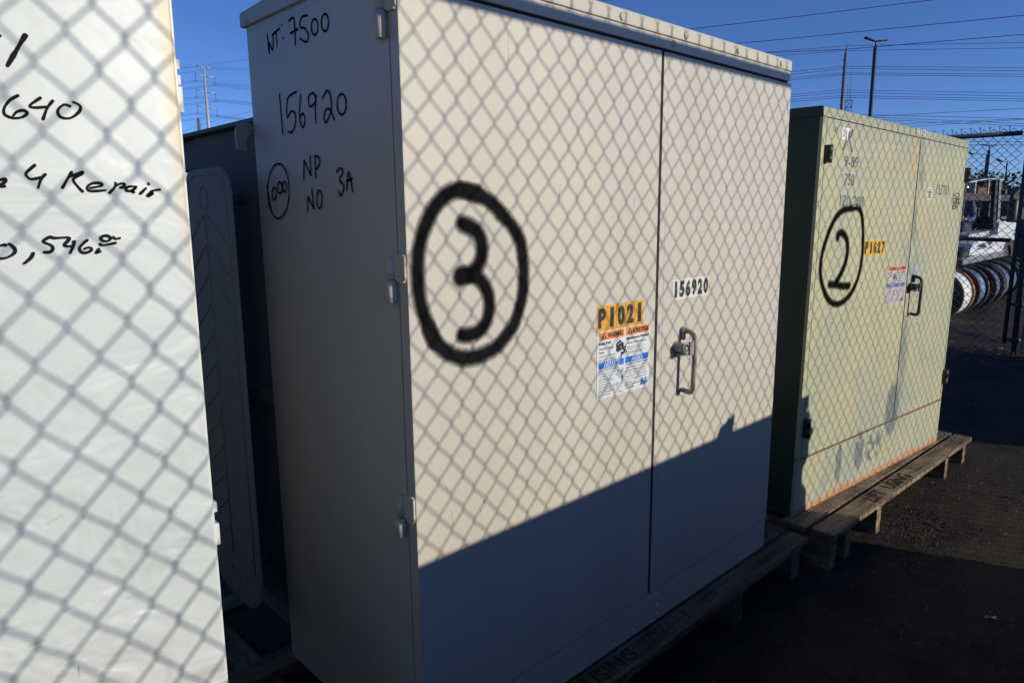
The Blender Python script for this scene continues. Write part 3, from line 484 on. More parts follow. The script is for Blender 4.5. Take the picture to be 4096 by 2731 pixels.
# scratches and scuffs
SCR = ink('scratch', (.24,.21,.17), edge=.6, grain=900, gstr=.9, dry=.35)
rng = random.Random(9)
for a, b, c, d in ((1.0,1.655,1.001,1.598),(1.28,1.32,1.281,1.325)):
    ribbon(mb, [(a, b), (c, d)], .0007, PF, .0005, mi=1)
for _ in range(11):
    a = rng.uniform(.8, 1.5); b = rng.uniform(.25, 1.5); ribbon(mb, [(a, b), (a+rng.uniform(-.006, .006), b-rng.uniform(.01, .06))], rng.uniform(.0006, .0014), PF, .0004, mi=1)
for a, b, r in ((.915,.72,.006),(.905,.70,.004)):
    ribbon(mb, [(a, b), (a+.001, b-r)], r, PF, .0005, mi=1)
doorL = part(mb, 'door', [BEIGE, SCR], main, R_, 'wide left door with black circled 3')
mb = MB(); mb.box(1.5525, 2.2165, Y0, 1.0762, .2575, 1.6975, bev=.0022); mb.box(1.5298, 1.5524, Y0+.0005, 1.0758, .258, 1.697, bev=.0006)
doorR = part(mb, 'door', BEIGE, main, R_, 'narrow right door with handle')
mb = MB(); mb.box(.7425, 2.2115, Y0+.001, 1.0785, .1578, .2535, bev=.002); mb.box(.7425, 2.20, 1.0786, 1.0792, .16, .25)
kick = part(mb, 'base_sill', BEIGE, main, R_)
# lid with a crowned top and a folded front lip
mb = MB()
mb.prism([(1.0455, 1.7335), (1.0455, 1.7600), (1.049, 1.7650), (1.36, 1.7760), (1.652, 1.7650), (1.6575, 1.7600), (1.6575, 1.7335)], .7335, 2.2045, axis='x', bev=.0035)
lid = part(mb, 'lid', BEIGE2, main, R_)
def bolt(mb, x, z, r=.0094, d=.0050, y=None, axis=(0,-1,0), o=None):
    p = (x, y, z) if o is None else o
    prof = [(r, 0), (r*.98, d*.25), (r*.8, d*.7), (r*.45, d*.95), (.0001, d)]
    mb.lathe(prof, p, axis, 16)
for x in (.83, 1.09, 1.3519, 1.6129, 1.8735, 2.1316):
    mb = MB(); bolt(mb, x, 1.7458, y=1.0455); part(mb, 'bolt', BEIGE2, lid, R_)
mb = MB(); bolt(mb, 0, 0, o=(.7335, 1.622, 1.745), axis=(-1,0,0)); part(mb, 'bolt', BEIGE2, lid, R_)
mb = MB(); bolt(mb, 1.5621, 1.7185, y=1.0475); part(mb, 'bolt', BEIGE2, main, R_)
for z in (.2323, .1993, .1744):
    mb = MB(); bolt(mb, 1.566, z, y=1.051); part(mb, 'bolt', BEIGE2, kick, R_)
# hinges on the left side
def hinge(z0, z1, z2):
    """leaf from z1 to z2, bare barrel from z0 to z1"""
    mb = MB()
    mb.prism([(1.0535, z1-.001), (1.0555, z1-.0045), (1.073, z1-.0045), (1.077, z1), (1.1005, z1), (1.1025, z1+.004), (1.1025, z2-.004), (1.100, z2-.001), (1.082, z2-.001), (1.076, z2+.004), (1.0555, z2+.004), (1.0535, z2+.001)], .7355, .7418, axis='x', bev=.0012)
    mb.tube([(.7365, 1.0905, z1+.0005), (.7365, 1.0905, z2-.002)], .0098, 14)
    mb.tube([(.7385, 1.0525, z1), (.738, 1.0520, z1+.01), (.7385, 1.0527, z1+.022), (.738, 1.0520, z2-.006), (.7385, 1.0526, z2+.002)], [.0022, .003, .0024, .0031, .0022], 8)
    h = part(mb, 'hinge', BEIGE2, main, R_)
    mb = MB(); mb.tube([(.7345, 1.0905, z0), (.7345, 1.0905, z0+.001), (.7345, 1.0905, z1-.0012)], [.0092, .0108, .0108], 18); mb.box(.7412, .7419, 1.088, 1.106, z0-.004, z1)
    part(mb, 'hinge_barrel', BEIGE2, h, R_)
hinge(1.613, 1.6592, 1.7035); hinge(1.1505, 1.1938, 1.2363); hinge(.6885, .7277, .7735)

# handle: U-shaped bar, keyed barrel with bolt, latch plate
def handle(parent, root, hx, hz, ys, mt, mt2, M=None, gx=.032):
    def T(mb):
        if M is not None: mb.v = [tuple(M@Vector(p)) for p in mb.v]
        elif root is not None: rel(mb, root)
        return mb
    g = hx+gx
    mb = MB(); r = .0066
    pts = [(g, ys-.0045, hz-.124), (g, ys-.015, hz-.126), (g, ys-.026, hz-.1275), (g, ys-.034, hz-.125), (g+.001, ys-.0375, hz-.117), (g+.001, ys-.038, hz-.10), (g+.002, ys-.0385, hz-.05), (g+.003, ys-.0385, hz), (g+.003, ys-.0375, hz+.022), (g+.002, ys-.033, hz+.034), (g, ys-.024, hz+.041), (g-.002, ys-.012, hz+.043), (g-.003, ys-.0005, hz+.043)]
    mb.tube(pts, [r*1.05]*5+[r]*6+[r*1.15]*2, 12)
    mb.tube([(g-.003, ys-.001, hz+.043), (g-.003, ys-.010, hz+.043)], r*1.55, 12)
    hd = T(mb).build('handle', mt, parent)
    mb = MB()
    mb.lathe([(.0001, 0), (.0165, 0), (.0165, .004), (.0142, .005), (.0138, .012), (.0138, .031), (.0128, .033), (.0108, .033), (.0105, .023), (.0001, .023)], (hx, ys, hz), (0,-1,0), 28)
    T(mb).build('lock_barrel', mt, hd)
    mb = MB(); mb.lathe([(.0078, .0), (.0078, .009), (.006, .012), (.0001, .013)], (hx, ys-.023, hz), (0,-1,0), 5, smooth=False)
    T(mb).build('bolt', mt2, hd)
    mb = MB()
    mb.box(hx+.010, g+.001, ys-.040, ys-.0335, hz-.020, hz+.017, bev=.001)
    mb.box(hx-.012, hx+.014, ys-.036, ys-.001, hz-.0185, hz-.0155, bev=.0008)
    mb.box(hx-.018, hx-.006, ys-.006, ys, hz-.030, hz-.012, bev=.001)
    T(mb).build('latch_plate', mt, hd)
    mb = MB(); mb.box(g-.010, g-.002, ys-.012, ys, hz+.018, hz+.05, bev=.001)
    T(mb).build('latch_plate', mt, hd)
    return hd
HB = mat('handle_beige', (.27,.25,.215), .5, var=.12, scale=40, dirt=((.2,.18,.15), 60, .62, (1,1,1)))
HM = mat('handle_metal', (.62,.56,.47), .4, var=.1, scale=60)
handle(doorR, main, 1.618, .949, Y0, HB, HM)

# sprayed ring and 3
SPRAY = ink('black_spray', (.009,.009,.0095), grain=650, gstr=.20, rough=.6, lo=.10, hi=.70, big=.1, bstr=1.2)
SPRAYT = ink('thin_black_spray', (.012,.012,.013), grain=420, gstr=.34, rough=.6, lo=.08, hi=.68, big=.1, bstr=1.7)
OVER = ink('overspray', (.03,.03,.03), edge=1.0, grain=900, gstr=1.6, dry=1.25, rough=.6)
S3 = DATA['spray3']; S3R = S3[0][:-2]; S3D = S3[1][:-1]+[((S3[1][-1][0]+.0), S3[1][-1][1])]
mb = MB(); KR = len(S3R); ribbon(mb, S3R[15:]+S3R[:1]+[S3R[1]], .047, PF, .0006, sub=8, vary=.03, relax=14); ribbon(mb, S3R[0:17], .047, PF, .00066, sub=8, mi=2, vary=.04, relax=14); ribbon(mb, S3R, .10, PF, .0004, closed=True, mi=1)
part(mb, 'sprayed_ring', [SPRAY, OVER, SPRAYT], doorL, R_)
mb = MB(); ribbon(mb, S3[1], .050, PF, .00072, sub=8, relax=8); ribbon(mb, S3[2], .047, PF, .00084, sub=8, relax=8); b_ = S3[1][-1]; ribbon(mb, [(b_[0]-.006, b_[1]-.001), (b_[0]+.012, b_[1]+.001)], .058, PF, .00096); ribbon(mb, S3[1]+S3[2][1:], .10, PF, .00045, mi=1)
part(mb, 'sprayed_number', [SPRAY, OVER], doorL, R_, 'black sprayed digit 3')

MARK = ink('black_marker', (.012,.013,.018), edge=.35, grain=700, gstr=.55, dry=-.1)
MS = DATA['marker_side']
for lab, a, b in (('WT: 7500', 0, 10), ('156920', 10, 16), ('NP', 16, 21), ('3A', 21, 24), ('NO', 24, 28), ('circled 1000', 28, 33)):
    mb = MB()
    for k in range(a, b): ribbon(mb, MS[k], .0052 if k not in (0, 1, 4, 5, 6) else .006, PL, .0006+k*.00006, vary=.12)
    part(mb, 'handwriting', MARK, main, R_, 'handwritten '+lab)

# stickers
STW = mat('sticker_white', (.66,.67,.66), .45, var=.02, scale=20)
STC = mat('sticker_cream', (.70,.67,.55), .45, var=.03, scale=20)
STY = mat('sticker_yellow', (.70,.34,.025), .45, var=.07, scale=30)
STO = mat('sticker_orange', (.86,.25,.055), .45, var=.04, scale=30)
STB = mat('sticker_blue', (.02,.155,.56), .45, var=.04, scale=30)
WORN = mat('worn_black', (.025,.026,.03), .5, var=.1, scale=60, dirt=((.55,.53,.46), 260, .66, (1,1,1)))
YLINE = mat('sticker_seam', (.42,.22,.03), .6)
def number_sticker(P, x0, x1, z0, z1, txt, parent, root, M=None, base=None, ink_=None, panels=0, name='number_sticker', label=None, curl=False):
    mb = MB(); h = z1-z0; w_ = x1-x0; n = len(txt)
    if curl:
        pts = [(x0, z0+h*.02), (x0+w_*.3, z0-h*.05), (x0+w_*.34, z0-h*.08), (x0+w_*.4, z0+.0), (x0+w_*.62, z0-h*.01), (x0+w_*.68, z0-h*.07), (x0+w_*.78, z0-h*.06), (x0+w_*.8, z0), (x1-w_*.02, z0), (x1, z0+h*.3), (x1-w_*.008, z0+h*.6), (x1, z1), (x0, z1)]
        poly(mb, pts, P, .0008, 0)
    else: quad(mb, x0, x1, z0, z1, P, .0008, 0)
    cw = w_/n
    if panels:
        for k in range(1, n): quad(mb, x0+k*cw-.0004, x0+k*cw+.0004, z0, z1, P, .0012, 2)
        quad(mb, x0, x1, z0-.0012, z0, P, .0007, 2)
    for k, ch in enumerate(txt):
        wd = .36 if ch == '1' else .76
        cx = x0+(k+.5)*cw+(cw*.03 if ch == '1' else 0)
        text(mb, ch, cx-cw*wd/2, cx+cw*wd/2, z0+h*.09, z1-h*.09, P, .0016, 1, bold=.055)
    if root is not None: rel(mb, root)
    o = mb.build(name, [base, ink_, YLINE], parent)
    if label: o['label'] = label
    return o
mat_tc = mat
number_sticker(PF, 1.2808, 1.4655, 1.0338, 1.0931, 'P1021', doorL, R_, base=STY, ink_=BLACKMAT, panels=1, label='yellow sticker reading P1021')
number_sticker(PF, 1.5935, 1.7738, 1.0795, 1.1335, '156920', doorR, R_, base=STC, ink_=WORN, label='cream sticker reading 156920')

def warning_sticker(P, x0, x1, z0, z1, parent, root=None, faded=False, label=None):
    W_, H_ = x1-x0, z1-z0
    U = lambda u: x0+u*W_; V = lambda v: z1-v*H_
    mb = MB()
    r = .006; pts = []
    for cx, cz, a0 in ((x1-r, z1-r, 0), (x0+r, z1-r, 90), (x0+r, z0+r, 180), (x1-r, z0+r, 270)):
        for k in range(4):
            a = math.radians(a0+30*k); pts.append((cx+r*math.cos(a), cz+r*math.sin(a)))
    poly(mb, pts, P, .0008, 0)
    o1, o2 = .0013, .0018
    for a, b in ((.035, .490), (.520, .975)):
        quad(mb, U(a), U(b), V(.132), V(.012), P, o1, 1)
        quad(mb, U(a), U(b), V(.552), V(.457), P, o1, 2)
    for a in (.075, .545):     # hazard triangles
        poly(mb, [(U(a), V(.112)), (U(a+.095), V(.112)), (U(a+.0475), V(.035))], P, o2, 3)
        poly(mb, [(U(a+.040), V(.060)), (U(a+.055), V(.060)), (U(a+.051), V(.092)), (U(a+.044), V(.092))], P, o2+.0004, 0)
        quad(mb, U(a+.043), U(a+.052), V(.105), V(.098), P, o2+.0004, 0)
    text(mb, 'WARNING', U(.185), U(.465), V(.112), V(.035), P, o2, 3, bold=.03)
    text(mb, 'ADVERTENCIA', U(.65), U(.965), V(.112), V(.035), P, o2, 3, bold=.03)
    text(mb, 'NOTICE', U(.125), U(.41), V(.542), V(.467), P, o2, 0, bold=.02, shear=.25)
    text(mb, 'AVISO', U(.62), U(.85), V(.542), V(.467), P, o2, 0, bold=.02, shear=.25)
    def ln(s, a, b, v, h, bold=.0):
        text(mb, s, U(a), U(b), V(v+h), V(v), P, o2, 3, bold=bold)
    ln('Keep Out!', .035, .245, .155, .056, .02); ln('Hazardous Voltage', .035, .29, .238, .040, .01); ln('Inside.', .035, .13, .29, .034, .01)
    ln('Can shock, burn or cause death.', .035, .335, .352, .028); ln('If open or unlocked, immediately call', .035, .35, .402, .024); ln('Salt River Project at (602) 236-8811.', .035, .355, .430, .022)
    ln('¡Manténgase Alejado!', .53, .975, .155, .052, .02); ln('Contiene Voltaje Peligroso.', .55, .925, .235, .036, .01)
    ln('Puede producir choques eléctricos,', .55, .87, .300, .026); ln('quemaduras, o causar la muerte.', .55, .86, .330, .026)
    ln('Si se encuentra abierto o sin llave llame a', .55, .90, .372, .022); ln('Salt River Project (602) 236-8811.', .55, .85, .402, .022)
    ln('Energized Electrical Equipment', .035, .40, .562, .030, .01); ln('Contiene Equipo Eléctrico Energizado', .53, .975, .562, .030, .01)
    for k, (s, b) in enumerate((('Obstructions can cause delays', .335), ('when restoring electric', .26), ('service. Please do not', .25), ('place permanent structures,', .31), ('fences, shrubs or trees', .26), ('closer than 12ft. in front of the', .345), ('doors and 3ft. from the sides.', .33))):
        ln(s, .035, b, .612+k*.040, .027)
    ln('Direct sprinkler heads away', .035, .33, .892, .027, .015); ln('from this enclosure.', .035, .245, .930, .025, .015)
    for k, (s, b) in enumerate((('Obstrucciones pueden causar tardanzas', .925), ('al restablecer el servicio eléctrico. Favor', .93), ('de no colocar estructuras permanentes,', .925), ('cercas, arbustos o árboles a una distancia', .945), ('menor de: 12 pies hacia el frente y 3 pies', .945), ('hacia lados.', .65))):
        ln(s, .53, b, .612+k*.045, .028)
    ln('Mantenga los rociadores alejados', .53, .88, .880, .026, .015); ln('de este modulo.', .53, .70, .920, .026, .015)
    # pictogram: open cabinet and falling figure
    poly(mb, [(U(.345), V(.215)), (U(.345), V(.335)), (U(.375), V(.355)), (U(.375), V(.235))], P, o2, 3)
    poly(mb, [(U(.345), V(.205)), (U(.375), V(.228)), (U(.445), V(.205)), (U(.42), V(.180))], P, o2, 3)
    poly(mb, [(U(.382), V(.240)), (U(.382), V(.350)), (U(.455), V(.325)), (U(.455), V(.215))], P, o2, 3)
    poly(mb, [(U(.458), V(.212)), (U(.458), V(.322)), (U(.478), V(.335)), (U(.478), V(.225))], P, o2, 3)
    poly(mb, [(U(.41), V(.255)), (U(.432), V(.285)), (U(.428), V(.285)), (U(.45), V(.318)), (U(.422), V(.296)), (U(.427), V(.294))], P, o2+.0004, 0)
    cx, cz = U(.515), V(.300)
    poly(mb, [(cx+.0029*math.cos(a*PI/5), cz+.0034*math.sin(a*PI/5)) for a in range(10)], P, o2, 3)
    for pts_, w_ in (([(.505,.335),(.49,.375),(.46,.385)], .0042), ([(.508,.332),(.53,.355),(.535,.385)], .0022), ([(.50,.335),(.485,.325),(.488,.30)], .0022), ([(.47,.385),(.45,.365),(.43,.375)], .0028), ([(.475,.385),(.445,.40),(.44,.445)], .0028)):
        ribbon(mb, [(U(a), V(b)) for a, b in pts_], w_, P, o2, mi=3)
    # line drawing of a worker among shrubs
    rng = random.Random(5)
    for k in range(34):
        a = rng.uniform(.345, .50); b = rng.choice((rng.uniform(.60, .66), rng.uniform(.60, .70), rng.uniform(.80, .88)))
        ribbon(mb, [(U(a), V(b)), (U(a+rng.uniform(-.02, .02)), V(b+rng.uniform(.008, .022))), (U(a+rng.uniform(-.02, .02)), V(b+rng.uniform(.02, .035)))], .0006, P, o2, mi=3, sub=2)
    for a0, b0, a1, b1 in ((.385,.665,.40,.73), (.40,.73,.45,.76), (.45,.76,.455,.86), (.43,.70,.47,.72), (.47,.72,.465,.80), (.385,.665,.43,.66), (.43,.66,.44,.70)):
        ribbon(mb, [(U(a0), V(b0)), (U(a1), V(b1))], .0007, P, o2, mi=3, sub=2)
    poly(mb, [(U(.455), V(.715)), (U(.475), V(.725)), (U(.478), V(.76)), (U(.462), V(.78)), (U(.452), V(.755))], P, o2, 2)
    # logo: blue lettering under a split arch
    text(mb, 'SRP', U(.82), U(.965), V(.955), V(.895), P, o2, 2, bold=.06, shear=.3)
    for a0, a1 in ((25, 68), (112, 155)):
        q = [(U(.893)+.0145*math.cos(math.radians(a0+(a1-a0)*k/5)), V(.905)+.0115*math.sin(math.radians(a0+(a1-a0)*k/5))) for k in range(6)]
        poly(mb, q+[(U(.893)+.005*math.cos(math.radians(a1)), V(.893)), (U(.893)+.005*math.cos(math.radians(a0)), V(.893))], P, o2, 2)
    ln('02/2009', .40, .455, .945, .012, .02); ln('800-000 Electrical', .41, .48, .962, .011, .02); ln('SRP-071-505', .035, .11, .975, .011)
    if root is not None: rel(mb, root)
    ms = [STW, STO, STB, BLACKMAT] if not faded else [mat('sticker_faded', (.55,.47,.44), .5, var=.04, scale=30), mat('orange_faded', (.80,.22,.06), .5, var=.05, scale=30), mat('blue_faded', (.045,.10,.34), .5, var=.06, scale=30), mat('print_faded', (.13,.12,.14), .6, var=.2, scale=90)]
    o = mb.build('warning_sticker', ms, parent)
    if label: o['label'] = label
warning_sticker(PF, 1.2818, 1.4960, .8645, 1.0312, doorL, R_, label='white WARNING and NOTICE safety sticker')

# tank, rim, band, lifting hook, cooling fins behind the doors
TANK = mat('tank_paint', (.17,.17,.155), .7, spec=.08, var=.08, scale=4, dirt=((.16,.12,.085), 7, .68, (1,1,.4)))
mb = MB(); mb.box(.765, 2.17, 1.6422, 2.09, .27, 1.5275, bev=.004); mb.box(.775, 2.16, 2.0905, 2.30, 1.4455, 1.527, bev=.004); mb.box(.80, .95, 1.66, 2.05, .158, .2695); mb.box(1.95, 2.10, 1.66, 2.05, .158, .2695)
tank = part(mb, 'tank', TANK, main, R_)
mb = MB(); mb.box(.742, 2.2, 1.6424, 2.32, 1.5278, 1.5385, bev=.002); part(mb, 'tank_rim', TANK, tank, R_)
mb = MB(); mb.box(.742, .7645, 1.6424, 2.05, .842, .872, bev=.002); part(mb, 'tank_band', TANK, tank, R_)
mb = MB(); mb.box(.747, .7645, 1.6424, 2.05, .279, .292, bev=.002); part(mb, 'tank_band', TANK, tank, R_)
HOOK = mat('hook_paint', (.30,.285,.25), .5, spec=.3, var=.1, scale=12)
mb = MB()
hk = [(.766,1.5262),(.7565,1.5262),(.739,1.5262),(.7272,1.5234),(.7195,1.5142),(.7175,1.50),(.7189,1.4639),(.722,1.4603),(.7348,1.4614),(.7374,1.4703),(.734,1.4746),(.7348,1.4845),(.7399,1.4959),(.7473,1.5007),(.7564,1.4964),(.7642,1.4762),(.766,1.4575)]
hk = [((a-.766)*1.25+.766, (b-1.5262)*1.0+1.5262) for a, b in hk]
mb.prism(hk, 1.655, 1.668, axis='y', bev=.002); part(mb, 'lifting_hook', HOOK, tank, R_)
FIN = mat('fin_paint', (.25,.26,.265), .6, spec=.2, var=.05, scale=8)
def fin(x, detail, sh=0.):
    mb = MB()
    o = [(1.618,1.372),(1.6255,1.3956),(1.6436,1.4134),(1.664,1.4233),(1.74,1.4242),(1.835,1.4249),(1.856,1.4236),(1.877,1.405),(1.888,1.375),(1.9,.345),(1.897,.334),(1.87,.318),(1.80,.305),(1.70,.302),(1.655,.318),(1.632,.345),(1.622,.40)]
    mb.prism([(a+sh, b) for a, b in o], x, x+.010, axis='x', bev=.003)
    if detail:
        cy = 1.768
        for zc, rz in ((1.352, .030), (.372, .030)):
            mb.tube([(x, cy+.0245*math.cos(a*PI/12), zc+rz*math.sin(a*PI/12)) for a in range(24)], .0018, 6, closed=True)
        z = 1.315
        while z > .46:
            mb.tube([(x, cy+.010, z), (x, 1.872, z-.062)], .0026, 8); mb.tube([(x, cy-.010, z), (x, 1.655, z-.062)], .0026, 8)
            z -= .0735
        mb.tube([(x+.0005, cy, 1.312), (x+.0005, cy+.004, .43)], .0028, 6)
        mb.tube([(x, 1.640, .42), (x, 1.636, 1.36), (x, 1.645, 1.396), (x, 1.668, 1.409), (x, 1.82, 1.411), (x, 1.862, 1.396), (x, 1.871, 1.36)], .0022, 6)
        z = 1.372
        while z > .33:
            for yy in (1.700, 1.836): mb.lathe([(.0075, 0), (.0055, .0009), (.003, .0002), (.0001, 0.)], (x, yy, z), (-1, 0, 0), 10)
            z -= .0735
    return part(mb, 'cooling_fin', FIN, main, R_)
fin(.660, True); fin(.690, False, .09)
for z in (1.352, .372):
    mb = MB(); mb.tube([(.671, 1.80, z), (.7645, 1.80, z)], .012, 14); part(mb, 'oil_pipe', TANK, main, R_)

# ------------------------------------------------------------------ pallets
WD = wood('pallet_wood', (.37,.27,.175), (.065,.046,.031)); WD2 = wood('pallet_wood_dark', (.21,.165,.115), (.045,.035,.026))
NAIL = mat('nail', (.03,.026,.022), .6)
STENC = ink('stencil_ink', (.05,.042,.036), edge=.6, grain=200, gstr=1.6, dry=.75)
def shaky(mb, s, x0, x1, y0, y1, P, off, rng):
    text(mb, s, x0, x1, y0, y1, P, off, 0, bold=.02, uv=True)
def pallet(name, label, M, x0, x1, rows, legs, y_leg, th, leg_h, wd, group, words, nail_x, extra=0):
    root = thing(name, label, 'pallet', M=M, group=group)
    first = None
    for k, (a, b) in enumerate(rows):
        mb = MB(); rr = random.Random(k+len(label)); e0 = rr.uniform(-.012, .012)*(k > 0); e1 = rr.uniform(-.012, .012)*(k > 0)
        mb.box(x0+e0, x1+e1, a, b, -th, 0, bev=.0022)
        for nx in nail_x:
            for q in range(2):
                px = nx+rr.uniform(-.012, .012); py = a+(b-a)*(.28+.45*q)+rr.uniform(-.006, .006)
                mb.lathe([(.0036, 0), (.0034, .0006), (.0001, .0007)], (px, py, .0002), (0,0,1), 8, mi=1)
        bd = mb.build('board', [wd, NAIL], root)
        if k == 0: first = bd
    for k, (a, b) in enumerate(legs):
        mb = MB(); mb.box(a, b, y_leg, rows[-1][1], -th-leg_h, -th-.0006, bev=.003); mb.build('stringer', wd, root)
    P = lambda u, v, off: (u, v, off)
    a, b = rows[0]
    for s, u0, u1 in words:
        mb = MB()
        if s: text(mb, s, u0, u1, a+.014, b-.012, P, .0010, 0, bold=.02, uv=True)
        else:
            rr = random.Random(int(u0*100)); u = u0
            while u < u1:
                ribbon(mb, [(u, a+.016), (u+rr.uniform(-.006, .010), (a+b)/2), (u+rr.uniform(-.01, .012), b-.016)], .006, P, .0010)
                if rr.random() < .6: ribbon(mb, [(u, b-.018), (u+.016, b-.020), (u+.014, (a+b)/2)], .006, P, .0011)
                u += .026
        t_ = mb.build('painted_word', STENC, first); t_['label'] = 'hand-painted word '+s if s else 'worn illegible painted word'
    return root
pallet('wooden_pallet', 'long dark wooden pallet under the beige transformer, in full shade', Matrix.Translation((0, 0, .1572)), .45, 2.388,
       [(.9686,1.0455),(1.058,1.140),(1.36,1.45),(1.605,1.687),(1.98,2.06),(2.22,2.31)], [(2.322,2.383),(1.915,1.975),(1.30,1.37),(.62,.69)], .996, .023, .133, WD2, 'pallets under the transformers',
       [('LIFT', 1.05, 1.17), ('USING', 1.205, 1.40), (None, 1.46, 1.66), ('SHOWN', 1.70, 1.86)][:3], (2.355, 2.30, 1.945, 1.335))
# ------------------------------------------------------------------ green transformer (leans a little to the right)
GO = Vector((2.5095, 1.08465, .1575)); ya, ro = math.radians(-2.96), math.radians(-1.33)
gx = Vector((math.cos(ya)*math.cos(ro), math.sin(ya)*math.cos(ro), math.sin(ro))); gn = Vector((-math.sin(ya), math.cos(ya), 0)); gzv = gx.cross(gn)
GM = Matrix(((gx.x, gn.x, gzv.x, GO.x), (gx.y, gn.y, gzv.y, GO.y), (gx.z, gn.z, gzv.z, GO.z), (0, 0, 0, 1)))

def green_paint():
    m = bpy.data.materials.new('green_paint'); m.use_nodes = True; t = m.node_tree; N = t.nodes; L = t.links
    b = N['Principled BSDF']; b.inputs['Roughness'].default_value = .6; b.inputs['Specular IOR Level'].default_value = .3
    tc = N.new('ShaderNodeTexCoord'); sx = N.new('ShaderNodeSeparateXYZ'); L.new(tc.outputs['Object'], sx.inputs[0])
    def mth(op, a, c=None, clamp=False):
        n = N.new('ShaderNodeMath'); n.operation = op; n.use_clamp = clamp
        for i, v in enumerate((a, c)):
            if v is None: continue
            if isinstance(v, (int, float)): n.inputs[i].default_value = v
            else: L.new(v, n.inputs[i])
        return n.outputs[0]
    def nz(s, st=(1,1,1), d=8, r=.65):
        mp = N.new('ShaderNodeMapping'); mp.inputs['Scale'].default_value = st; L.new(tc.outputs['Object'], mp.inputs[0])
        n = N.new('ShaderNodeTexNoise'); n.inputs['Scale'].default_value = s; n.inputs['Detail'].default_value = d; n.inputs['Roughness'].default_value = r; L.new(mp.outputs[0], n.inputs['Vector']); return n.outputs[0]
    def step(v, a, c): 
        r = N.new('ShaderNodeMapRange'); r.inputs[1].default_value = a; r.inputs[2].default_value = c; L.new(v, r.inputs[0]); return r.outputs[0]
    def mix(f, a, col):
        n = N.new('ShaderNodeMix'); n.data_type = 'RGBA'; L.new(f, n.inputs[0])
        if isinstance(a, tuple): n.inputs[6].default_value = a+(1,)
        else: L.new(a, n.inputs[6])
        n.inputs[7].default_value = tuple(col)+(1,); return n.outputs[2]
    x, z = sx.outputs[0], sx.outputs[2]
    chalk = step(mth('ADD', mth('MULTIPLY', nz(3.2, (1,1,.6)), 1.), mth('MULTIPLY', z, -.09)), .36, .58)
    c = mix(chalk, (.475, .445, .265), (.385, .395, .295))
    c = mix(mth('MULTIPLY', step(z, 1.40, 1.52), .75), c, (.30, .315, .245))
    c = mix(mth('MULTIPLY', step(nz(7, (1,1,.5)), .56, .66), .45), c, (.27, .31, .285))
    # rust-pink worn patches and pitting
    def blob(cx, cz, rx, rz, n, lo, hi):
        d = mth('ADD', mth('POWER', mth('DIVIDE', mth('SUBTRACT', x, cx), rx), 2.), mth('POWER', mth('DIVIDE', mth('SUBTRACT', z, cz), rz), 2.))
        return mth('MULTIPLY', mth('SUBTRACT', 1., d, True), step(n, lo, hi))
    n1 = nz(16, d=6); n2 = nz(120, d=3)
    pk = mth('ADD', blob(.62, 1.08, .26, .17, n1, .42, .62), blob(1.17, 1.06, .24, .15, n1, .40, .6), True)
    c = mix(mth('MULTIPLY', pk, .55), c, (.52, .35, .25))
    c = mix(mth('MULTIPLY', mth('ADD', blob(.65, 1.10, .35, .2, n2, .66, .70), blob(1.15, 1.08, .33, .2, n2, .655, .69), True), .9), c, (.09, .07, .05))
    # grey scraped primer
    gp = mth('ADD', blob(.865, .28, .08, .14, nz(14), .30, .38), mth('ADD', mth('ADD', blob(.36, .13, .03, .10, nz(18), .34, .44), blob(.55, .15, .05, .10, nz(18), .38, .46)), mth('ADD', mth('MULTIPLY', blob(.93, .9, .09, .8, nz(9, (1,1,.35)), .46, .6), .4), blob(.70, .14, .10, .08, nz(22), .48, .54))), True)
    c = mix(mth('MULTIPLY', mth('MULTIPLY', gp, 2.4, True), .82), c, (.13, .155, .175))
    # rust along the foot and the sill seam
    rn = mth('ADD', mth('MULTIPLY', nz(30), .050), mth('MULTIPLY', nz(4), .085))
    foot = step(mth('SUBTRACT', rn, z), .034, .056)
    halo = step(mth('SUBTRACT', mth('ADD', rn, .028), z), .02, .06)
    c = mix(mth('MULTIPLY', halo, .45), c, (.42, .38, .33))
    c = mix(mth('MULTIPLY', foot, step(nz(60, d=5), .30, .5)), c, (.50, .225, .09))
    seam = mth('SUBTRACT', mth('MULTIPLY', nz(30), .018), mth('ABSOLUTE', mth('SUBTRACT', z, .225)))
    c = mix(mth('MULTIPLY', step(seam, .001, .006), .8), c, (.33, .17, .07))
    tr = mth('MULTIPLY', blob(.74, 1.40, .20, .14, nz(10, (1,1,.3)), .46, .58), .7)
    c = mix(tr, c, (.55, .33, .13))
    c = mix(mth('MULTIPLY', step(nz(300, d=2), .70, .73), .5), c, (.10, .10, .07))
    L.new(c, b.inputs['Base Color'])
    n3 = N.new('ShaderNodeBump'); n3.inputs['Strength'].default_value = .2; n3.inputs['Distance'].default_value = .002; L.new(nz(260, d=3), n3.inputs['Height']); L.new(n3.outputs[0], b.inputs['Normal'])
    return m
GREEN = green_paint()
GSHADED = mat('green_paint_shaded_side', (.055,.075,.055), .6, spec=.25, var=.12, scale=5)  # shade on the sides put into the colour as a much darker green
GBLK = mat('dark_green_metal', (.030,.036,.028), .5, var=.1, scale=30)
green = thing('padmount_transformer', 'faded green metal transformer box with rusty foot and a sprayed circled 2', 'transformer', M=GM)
def PG(u, v, off): return (u, -off, v)
GW, GH = 1.5025, 1.512
mb = MB()
mb.box(0, .0285, .0, .012, 0, GH-.037); mb.box(1.491, GW, .0, .012, 0, GH-.037)
k0_ = len(mb.f); mb.prism([(.0, GH-.0355), (.0, GH-.004), (.006, GH+.0005), (.60, GH+.012), (1.25, GH), (1.25, GH-.036)], 0, GW, axis='x', bev=.002)
